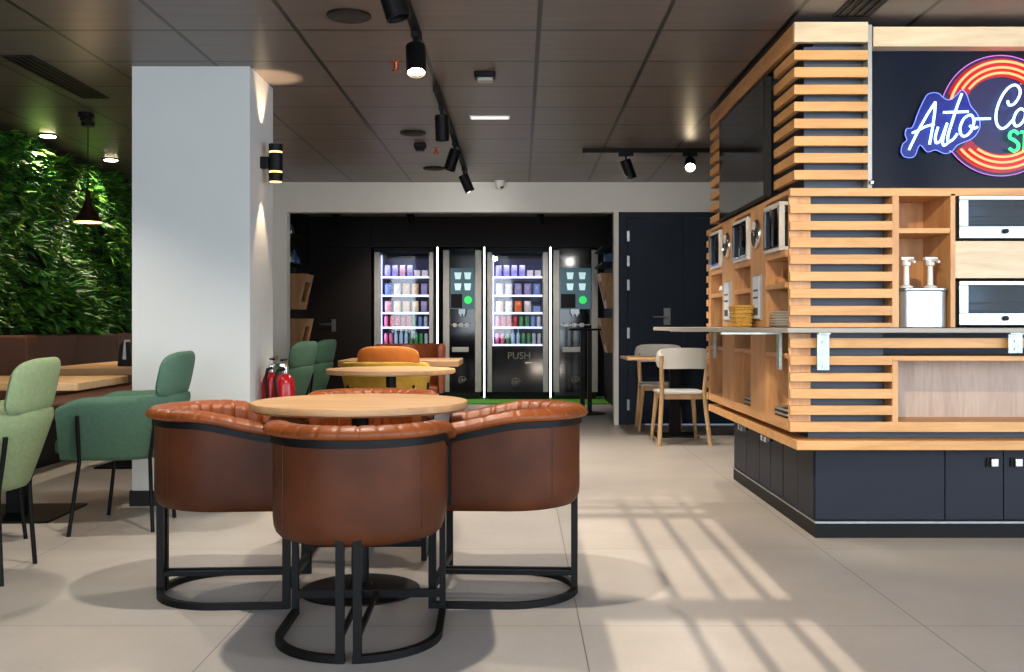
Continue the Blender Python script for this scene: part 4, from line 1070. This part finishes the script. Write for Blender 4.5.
LET = {'letter_a': [[(55, 548), (100, 455), (160, 345), (216, 256)], [(216, 256), (212, 320), (196, 430), (180, 515)], [(75, 446), (110, 430), (160, 405), (210, 392)]],
 'letter_u': [[(232, 410), (216, 470), (222, 506), (248, 490), (272, 430), (288, 385)], [(288, 385), (270, 450), (260, 500), (270, 522), (300, 500)]],
 'letter_t': [[(378, 205), (350, 280), (318, 380), (294, 460), (296, 498), (325, 484), (350, 450)], [(265, 320), (340, 318), (418, 315)]],
 'letter_o': [[(425, 336), (392, 356), (368, 410), (374, 456), (402, 464), (436, 430), (452, 375), (440, 340), (425, 336)], [(425, 400), (450, 418), (474, 408)]],
 'dash': [[(462, 360), (508, 359), (553, 358)]],
 'letter_c': [[(658, 248), (666, 274), (695, 270), (724, 232), (735, 190), (715, 156), (680, 158), (640, 195), (605, 260), (587, 330), (592, 390), (618, 418), (650, 408), (690, 366)]],
 'letter_o ': [[(738, 296), (712, 318), (694, 365), (704, 400), (730, 398), (760, 362), (766, 315), (738, 296)]]}
for nm, strokes in LET.items():
    b = MB()
    for s in strokes: b.tube(smooth_path([np_(x, y, 4.955) for x, y in s], 6), 0.0060, 8)
    b.build(nm.strip(), 'neon_white', ns, world=True)
b = MB(); b.tube(smooth_path([np_(x, y, 4.955) for x, y in [(724, 452), (700, 434), (674, 446), (672, 474), (698, 490), (722, 512), (720, 542), (696, 556), (668, 540)]], 6), 0.0075, 8)
b.build('letter_s', 'neon_green', ns, world=True)
b = MB(); b.tube([np_(738, 440, 4.955), np_(758, 440, 4.955), np_(792, 440, 4.955)], 0.0075, 8); b.tube([np_(764, 440, 4.955), np_(762, 500, 4.955), np_(760, 556, 4.955)], 0.0075, 8)
b.build('letter_t', 'neon_green', ns, world=True)
b = MB()
for x, y in ((700, 575), (730, 150), (590, 300), (300, 560)): p = np_(x, y, 4.97); b.cyl((p.x, 4.955, p.z), (p.x, 4.995, p.z), 0.004, n=8)
b.build('standoff', 'steel', ns, world=True)

# television on the left face
t = thing('television', 'large switched-off flat screen on the left face of the slat tower', 'television', (1.30, 5.85, 1.72))
prof = (5.26, 6.45)
bx(1.285, 1.325, 5.26, 6.45, 1.722, 2.36).build('housing', 'black', t, world=True, bevel=0.003)
bx(1.2835, 1.2855, 5.272, 6.438, 1.735, 2.348).build('screen', 'tv_screen', t, world=True)
bx(1.325, 1.41, 5.6, 6.1, 1.9, 2.2).build('wall_mount', 'black', t, world=True)

# cubby wall on the left face
cols = [(6.45, 6.86), (5.66, 6.13), (4.952, 5.35)]
pans = [(6.13, 6.45), (5.35, 5.66)]
zt0, zt1 = 1.0385, 1.69
t = thing('cubby_shelf', 'oak cubby shelving on the left counter face above the worktop', 'shelving', (XU, 5.9, zt0))
for y0, y1 in pans:
    b = MB(); b.box(XU+0.004, XU+0.024, y0-0.02, y1+0.02, zt0, zt1); b.box(XU+0.024, XU+0.33, y0-0.02, y0, zt0, zt1); b.box(XU+0.024, XU+0.33, y1, y1+0.02, zt0, zt1)
    b.build('pier', 'oak_z', t, world=True, bevel=0.0015)
for y0, y1 in ((4.868, 4.885), (6.86, 6.94)): bx(XU+0.004, XU+(0.11 if y0 < 5 else 0.33), y0, y1, zt0, zt1).build('side_board', 'oak_z', t, world=True, bevel=0.0015)
for y0, y1 in cols:
    for z in (1.39, 1.235): bx(XU+0.006, XU+0.32, y0, y1, z, z+(0.034 if z > 1.3 else 0.026)).build('shelf', 'oak_y', t, world=True)
b = MB(); b.box(XU+0.004, XU+0.33, 4.952, 6.94, zt1, zt1+0.02); b.box(XU+0.004, 1.398, 4.868, 4.952, zt1, zt1+0.02); b.build('top_board', 'oak_y', t, world=True)
b = MB(); b.box(XU+0.32, XU+0.335, 4.952, 6.86, zt0, zt1); b.build('back', 'oak_z', t, world=True)
t = thing('cubby_shelf', 'oak cubby shelving on the left counter face below the worktop', 'shelving', (XU, 5.9, 0.534))
for y0, y1 in pans:
    b = MB(); b.box(XU+0.004, XU+0.024, y0-0.02, y1+0.02, 0.534, 1.01); b.box(XU+0.024, XU+0.33, y0-0.02, y0, 0.534, 1.01); b.box(XU+0.024, XU+0.33, y1, y1+0.02, 0.534, 1.01)
    b.build('pier', 'oak_z', t, world=True, bevel=0.0015)
for y0, y1 in ((4.868, 4.885), (6.86, 6.94)): bx(XU+0.004, XU+(0.11 if y0 < 5 else 0.33), y0, y1, 0.534, 1.01).build('side_board', 'oak_z', t, world=True, bevel=0.0015)
for y0, y1 in cols: bx(XU+0.006, XU+0.32, y0, y1, 0.885, 0.91).build('shelf', 'oak_y', t, world=True)
b = MB(); b.box(XU+0.002, XU+0.32, 4.952, 6.86, 0.5335, 0.585); b.box(XU+0.002, 1.398, 4.886, 4.952, 0.5335, 0.585); b.build('bottom_board', 'oak_y', t, world=True)
b = MB(); b.box(XU+0.32, XU+0.335, 4.952, 6.86, 0.585, 1.01); b.build('back', 'oak_z', t, world=True)

# front cubby and oven bay
x0, x1 = X(899, YU), X(950.5, YU); x2 = X(955.5, YU)
t = thing('cubby_shelf', 'oak cubby facing us above the pump dispenser, two compartments', 'shelving', (x0, YU, 1.0385))
bx(X(893, YU), x1-0.001, YU+0.029, 5.165, zy(195), zy(188)-0.001).build('top_board', 'oak', t, world=True)
b = MB(); b.box(x1, x2, YU, 5.15, 1.0385, 1.685); b.build('upright', 'oak_z', t, world=True, bevel=0.0015)
bx(x0+0.001, x1-0.001, YU+0.004, 5.15, zy(233), zy(228)).build('shelf', 'oak', t, world=True)
b = MB(); b.box(x0+0.001, x1-0.001, 5.15, 5.165, 1.0385, 1.685); b.build('back', 'oak_z', t, world=True)
t = thing('oven_shelf', 'oak bay holding the two counter ovens at the right edge', 'shelving', (x2, YU, 1.0385))
b = MB(); b.box(x2+0.001, XR, YU+0.006, 5.19, zy(278), zy(241)); b.build('middle_panel', 'oak_daylit', t, world=True)
bx(x2+0.58, x2+0.60, YU, 5.19, 1.0385, zy(278)).build('divider', 'oak_z', t, world=True); bx(x2+0.58, x2+0.60, YU, 5.19, zy(241), 1.685).build('divider', 'oak_z', t, world=True)
def oven(label, zb, ztop):
    t = thing('counter_oven', label, 'oven', (x2+0.285, YU, zb), 0, 'stainless counter ovens')
    w = 0.272; H = ztop-zb
    b = MB(); b.box(-w, w, 0.02, 0.34, 0.012, 0.016); b.box(-w, w, 0.02, 0.34, H-0.02, H-0.01); b.box(-w, -w+0.012, 0.02, 0.34, 0.016, H-0.02); b.box(w-0.012, w, 0.02, 0.34, 0.016, H-0.02); b.box(-w, w, 0.33, 0.34, 0.016, H-0.02)
    b.build('casing', 'steel', t)
    b = MB(); b.box(-w, w, -0.012, 0.02, H-0.03, H-0.01); b.box(-w, w, -0.012, 0.02, 0.012, 0.07); b.box(-w, -w+0.045, -0.012, 0.02, 0.07, H-0.03); b.box(w-0.10, w, -0.012, 0.02, 0.07, H-0.03)
    fr = b.build('door_frame', 'steel', t, bevel=0.002)
    bx(-w+0.045, w-0.10, 0.0, 0.006, 0.07, H-0.03).build('window', 'tint_glass', fr)
    b = MB(); b.cyl((-w+0.22, -0.03, 0.045), (-w+0.22, -0.012, 0.045), 0.012, n=16); b.build('handle_knob', 'black', fr)
    b = MB()
    for z in (0.082, 0.12):
        b.tube([(-w+0.02, 0.03, z), (w-0.06, 0.03, z)], 0.003, 6); b.tube([(-w+0.02, 0.28, z), (w-0.06, 0.28, z)], 0.003, 6)
        for k in range(14): b.tube([(-w+0.03+k*0.033, 0.03, z), (-w+0.03+k*0.033, 0.28, z)], 0.002, 5)
    b.build('wire_rack', 'chrome', t)
    b = MB()
    for sx_ in (-1, 1):
        for y in (0.05, 0.30): b.cyl((sx_*(w-0.03), y, 0), (sx_*(w-0.03), y, 0.012), 0.014, n=12)
    b.build('feet', 'black', t)
oven('upper stainless counter oven in the oak bay at right', zy(241)+0.0005, zy(194))
oven('lower stainless counter oven standing on the worktop at right', 1.0372, zy(279))
# pump dispenser
t = thing('sauce_dispenser', 'white sauce dispenser tub with two pump heads on the worktop', 'dispenser', ((x0+x1)/2, YU+0.07, 1.0372))
hw = (x1-x0)/2-0.005
MB().prism(rrect(hw, 0.085, 0.07, 10), 0, 0.178).build('tub', 'tub_steel', t, bevel=0.004)
MB().prism(rrect(hw+0.003, 0.09, 0.06, 8), 0.178, 0.192).build('lid', 'steel', t, bevel=0.003)
for s in (-0.062, 0.055):
    b = MB(); b.lathe([(0.032, 0.192), (0.032, 0.202), (0.014, 0.21), (0.012, 0.30), (0.02, 0.305), (0.022, 0.335), (0.012, 0.342)], 20, (s, 0, 0))
    p = b.build('pump', 'white_plastic', t)
    b = MB(); b.box(s-0.03, s+0.03, -0.018, 0.018, 0.33, 0.345); b.tube([(s, 0, 0.325), (s+0.012, -0.04, 0.33), (s+0.016, -0.065, 0.318)], 0.007, 8); b.build('spout', 'white_plastic', p)

# things in the side cubbies
def cereal(label, y0, y1):
    t = thing('glass_dispenser', label, 'dispenser', (XU+0.12, (y0+y1)/2, 1.4242), 0, 'framed glass dispensers in the cubbies')
    w = (y1-y0)/2-0.045; H = 0.245
    b = MB(); b.box(-0.13, 0.16, -w, w, 0, 0.02); b.box(-0.13, 0.16, -w, w, H-0.02, H)
    for y in (-w, w-0.028): b.box(-0.13, -0.10, y, y+0.028, 0.02, H-0.02); b.box(0.14, 0.16, y, y+0.028, 0.02, H-0.02)
    b.build('frame', 'white_lacquer', t, bevel=0.003)
    for y in (-w*0.5, w*0.5):
        d = MB(); d.box(-0.135, -0.122, y-w*0.47, y-w*0.47+0.010, 0.02, H-0.02); d.box(-0.135, -0.122, y+w*0.47-0.010, y+w*0.47, 0.02, H-0.02); d.box(-0.135, -0.122, y-w*0.45, y+w*0.45, 0.02, 0.03); d.box(-0.135, -0.122, y-w*0.45, y+w*0.45, H-0.03, H-0.02)
        d = d.build('door', 'chrome', t)
        MB().box(-0.131, -0.126, y-w*0.45, y+w*0.45, 0.03, H-0.03).build('pane', 'tint_glass', d)
    b = MB(); b.box(-0.09, 0.14, -w+0.02, w-0.02, 0.016, 0.13); b.build('grounds', 'black_matte', t)
cereal('white framed glass dispenser in the top cubby nearest the front corner', *cols[2])
cereal('white framed glass dispenser in the top middle cubby under the television', *cols[1])
cereal('white framed glass dispenser in the farthest top cubby', *cols[0])
for (y0, y1), lab in zip(pans, ('farther', 'nearer')):
    yc = (y0+y1)/2
    t = thing('round_gauge', 'round chrome porthole on the oak panel, %s of two beneath the television' % lab, 'porthole', (XU+0.004, yc, 1.55), 0, 'chrome portholes')
    Rm = Matrix.Rotation(-PI/2, 3, 'Y')
    MB().lathe([(0.080, 0), (0.082, 0.010), (0.070, 0.022), (0.062, 0.014), (0.058, 0.004)], 36, (0, 0, 0), Rm).build('rim', 'chrome', t, angle=60)
    MB().lathe([(0.058, 0.003), (0.058, 0.006)], 36, (0, 0, 0), Rm).build('dark_glass', 'black_gloss', t)
    t = thing('paper_holder', 'pale paper dispenser set in the oak panel, %s of two above the worktop' % lab, 'paper holder', (XU+0.004, yc, 1.075), 0, 'paper holders')
    bx(-0.006, 0, -0.085, 0.085, 0, 0.25).build('frame', 'steel', t)
    b = MB(); b.box(-0.012, -0.006, -0.072, 0.072, 0.01, 0.24); b.build('paper', 'paper', t)
    b = MB(); b.box(-0.014, -0.012, -0.05, 0.05, 0.03, 0.07); b.box(-0.014, -0.012, -0.05, 0.05, 0.12, 0.13); b.box(-0.014, -0.012, -0.05, 0.05, 0.16, 0.17); b.build('slots', 'slate', t)
# wicker basket
Y = 5.75; t = thing('wicker_basket', 'yellow woven basket on the worktop before the middle cubby', 'basket', (1.245, 5.62, 1.0372))
rows = []
b = MB(); hh = 0.115; n = 6
for z0, z1, f0, f1 in ((0, hh, 0.86, 1.0),):
    o = rrect(0.052*f0, 0.085*f0, 0.02, 4); o1 = rrect(0.052, 0.085, 0.02, 4); i1 = rrect(0.046, 0.079, 0.018, 4); i0 = rrect(0.04, 0.068, 0.016, 4)
    rows = [[(x, y, 0) for x, y in o], [(x, y, hh) for x, y in o1], [(x, y, hh) for x, y in i1], [(x, y, 0.008) for x, y in i0]]
b.grid(rows); b.build('body', 'wicker', t)
b = MB()
for k in range(5): f = 0.86+0.14*(k+.5)/5; b.tube([(x*f*1.015, y*f*1.015, hh*(k+.5)/5) for x, y in o1], 0.006, 6, True)
b.tube([(x*1.02, y*1.02, hh) for x, y in o1], 0.008, 6, True); b.build('weave', 'wicker', t)
# plates
pl = MB().lathe([(0.05, 0), (0.055, 0.004), (0.085, 0.013), (0.086, 0.016), (0.05, 0.007), (0.01, 0.006)], 32).build('plate', 'china')
for k in range(6):
    p = pl if k == 0 else pl.copy()
    if k: COL.objects.link(p)
    p.location = (XU+0.09, 5.235, 1.0372+0.0135*k)
    tag(p, 'white plate, %s from the bottom of the stack in the front corner cubby' % ORD[k], 'plate', 'stacked plates')
t = thing('pastry', 'small golden pastry in the middle row cubby nearest the corner', 'pastry', (XU+0.08, 5.27, 1.2612))
MB().lathe([(0.03, 0), (0.038, 0.012), (0.032, 0.035), (0.012, 0.05), (0.004, 0.085)], 18).build('crust', 'pastry', t, angle=60)
t = thing('bread_roll', 'pale bread roll in the far middle row cubby', 'bread', (XU+0.10, 6.72, 1.2612))
MB().lathe([(0.05, 0), (0.07, 0.02), (0.06, 0.05), (0.02, 0.065)], 20).build('crust', 'paper', t, angle=60)
for (y0, y1), lab in ((cols[1], 'middle'), (cols[2], 'front corner')):
    for k in range(2):
        t = thing('menu_tray', '%s tray of the pair in the lower %s cubby' % ('lower dark' if k == 0 else 'upper dark', lab), 'tray', (XU+0.11, y0+0.14, 0.5852+0.024*k), 0, 'dark trays in the lower cubbies')
        MB().prism(rrect(0.09, 0.12, 0.015, 3), 0, 0.010).build('base', 'black', t)
        b = MB(); o1 = rrect(0.09, 0.12, 0.015, 3); b.tube([(x, y, 0.015) for x, y in o1], 0.006, 6, True); b.build('rim', 'steel_side', t)

# ------------------------------------------------------------------ lights
def lamp(name, typ, loc, energy, col=(1, 1, 1), aim=None, **kw):
    l = bpy.data.lights.new(name, typ); l.energy = energy; l.color = col
    for k, v in kw.items(): setattr(l, k, v)
    o = bpy.data.objects.new(name, l); COL.objects.link(o); o.location = loc
    if aim is not None:
        d = Vector(aim)-Vector(loc); o.rotation_euler = d.to_track_quat('-Z', 'Y').to_euler()
    return o
WARM = (1.0, 0.80, 0.58); NEUT = (1.0, 0.90, 0.78); COOL = (0.80, 0.90, 1.0)
sun = lamp('sun', 'SUN', (0.7, -4, 4), 5.5, (1.0, 0.86, 0.70), angle=0.006)
sun.rotation_euler = (math.radians(90-18), 0, 0)
# daylight through the glazed front behind the viewer
for x in (-3.0, -1.0, 1.6, 3.5, 5.4):
    lamp('daylight', 'AREA', (x, -1.35, 1.45), 50, (0.78, 0.88, 1.0), (x, 5, 1.35), shape='RECTANGLE', size=1.5, size_y=2.0)
# daylight from the glazed right-hand side
lamp('daylight', 'AREA', (6.45, 1.6, 1.45), 170, (0.66, 0.82, 1.0), (0, 2.6, 1.2), shape='RECTANGLE', size=4.5, size_y=2.0)
# track lamps
lamp('track_lamp', 'SPOT', (-0.57, 3.5, 2.44), 115, NEUT, (-0.6, 3.9, 0), spot_size=math.radians(125), spot_blend=0.6, shadow_soft_size=0.03)
lamp('track_lamp', 'SPOT', tuple(S2[0]), 60, NEUT, (-0.5, 4.4, 0), spot_size=math.radians(80), spot_blend=0.6, shadow_soft_size=0.03)
lamp('track_lamp', 'SPOT', (-0.2, 6.85, 2.32), 170, NEUT, (0.1, 6.9, 0), spot_size=math.radians(120), spot_blend=0.8, shadow_soft_size=0.05)
lamp('track_lamp', 'SPOT', (-0.62, 8.20, 2.32), 110, NEUT, (-1.2, 8.2, 0), spot_size=math.radians(110), spot_blend=0.8, shadow_soft_size=0.05)
lamp('track_lamp', 'SPOT', (0.9, 8.5, 2.32), 120, NEUT, (0.7, 8.7, 0), spot_size=math.radians(120), spot_blend=0.8, shadow_soft_size=0.05)
lamp('track_lamp', 'SPOT', tuple(S6[0]), 13, (1.0, 0.95, 0.88), (0.2, 10.5, 2.1), spot_size=math.radians(140), spot_blend=0.8, shadow_soft_size=0.04)  # added fill that brightens the back wall, with the next lamp
lamp('track_lamp', 'SPOT', tuple(S5[0]), 13, (1.0, 0.95, 0.88), (-1.2, 10.5, 2.1), spot_size=math.radians(140), spot_blend=0.8, shadow_soft_size=0.04)
lamp('track_lamp', 'SPOT', tuple(S7[0]), 50, NEUT, (1.3, 7.6, 0), spot_size=math.radians(110), spot_blend=0.6, shadow_soft_size=0.03)
# lamps of the track nearer the viewer, aimed at the counter
lamp('track_lamp', 'SPOT', (0.55, 2.35, 2.42), 150, (1.0, 0.82, 0.56), (2.2, 4.9, 1.35), spot_size=math.radians(62), spot_blend=0.5, shadow_soft_size=0.03)
lamp('track_lamp', 'SPOT', (-0.5, 6.0, 2.42), 30, NEUT, (1.4, 6.0, 1.2), spot_size=math.radians(75), spot_blend=0.6, shadow_soft_size=0.04)
# living wall and bench
for x, y in down:
    lamp('downlight_lamp', 'SPOT', (x, y, CEIL-0.03), 52, (1.0, 0.88, 0.66), (x-0.25, y, 1.0), spot_size=math.radians(110), spot_blend=0.7, shadow_soft_size=0.04)
lamp('downlight_lamp', 'SPOT', (-2.3, 4.9, CEIL-0.04), 75, NEUT, (-2.6, 4.7, 0), spot_size=math.radians(110), spot_blend=0.7, shadow_soft_size=0.05)  # no fixture here; adds light on the floor and chairs at left
lamp('pendant_bulb', 'POINT', (px_, PYY, pz-0.03), 4, (1.0, 0.7, 0.4), shadow_soft_size=0.04)
# sconce beams
lamp('sconce_up', 'SPOT', (SX+0.07, SYY, 2.03+0.13), 16, (1.0, 0.70, 0.42), (SX+0.03, SYY, 3), spot_size=math.radians(60), spot_blend=0.6, shadow_soft_size=0.01)
lamp('sconce_down', 'SPOT', (SX+0.07, SYY, 2.03-0.13), 12, (1.0, 0.70, 0.42), (SX+0.03, SYY, 1), spot_size=math.radians(60), spot_blend=0.6, shadow_soft_size=0.01)
# inside the machines
for a, bb in ((a1, b1), (a3, b3)):
    lamp('machine_lamp', 'AREA', ((a+bb)/2, FM+0.05, sz(256)), 2.2, (0.62, 0.68, 1.0), ((a+bb)/2, FM+0.2, 0.9), shape='RECTANGLE', size=0.55, size_y=0.06)
    lamp('machine_lamp', 'AREA', (a+0.03, FM+0.06, (gb+gt)/2), 1.1, (0.60, 0.68, 1.0), ((a+bb)/2+0.2, FM+0.3, (gb+gt)/2), shape='RECTANGLE', size=0.05, size_y=1.1)
for x in (-1.6, 0.0): lamp('niche_lamp', 'SPOT', (x, 12.6, 2.4), 70, NEUT, (x, 13.6, 0.6), spot_size=math.radians(100), spot_blend=0.8, shadow_soft_size=0.05)

# world: plain daylight outside
w = bpy.data.worlds.new('daylight'); scene.world = w; w.use_nodes = True
w.node_tree.nodes['Background'].inputs['Color'].default_value = (0.62, 0.76, 1.0, 1); w.node_tree.nodes['Background'].inputs['Strength'].default_value = 0.8

# ------------------------------------------------------------------ camera
cam = bpy.data.cameras.new('camera'); co = bpy.data.objects.new('camera', cam); COL.objects.link(co)
co.location = (0, 0, EYE); co.rotation_euler = (PI/2, 0, 0)
cam.sensor_width = 36; cam.lens = 36*1000/1024.0
cam.shift_x = -8/1024.0; cam.shift_y = -11/1024.0
cam.clip_start = 0.05; cam.clip_end = 60
scene.camera = co
scene.view_settings.view_transform = 'Standard'; scene.view_settings.look = 'None'
scene.view_settings.gamma = 1.0; scene.view_settings.use_curve_mapping = False
scene.view_settings.exposure = 0.55
cy = scene.cycles
cy.use_denoising = True
cy.max_bounces = 8; cy.diffuse_bounces = 4; cy.glossy_bounces = 4; cy.transparent_max_bounces = 12
cy.caustics_reflective = False; cy.caustics_refractive = False; cy.sample_clamp_indirect = 4.0
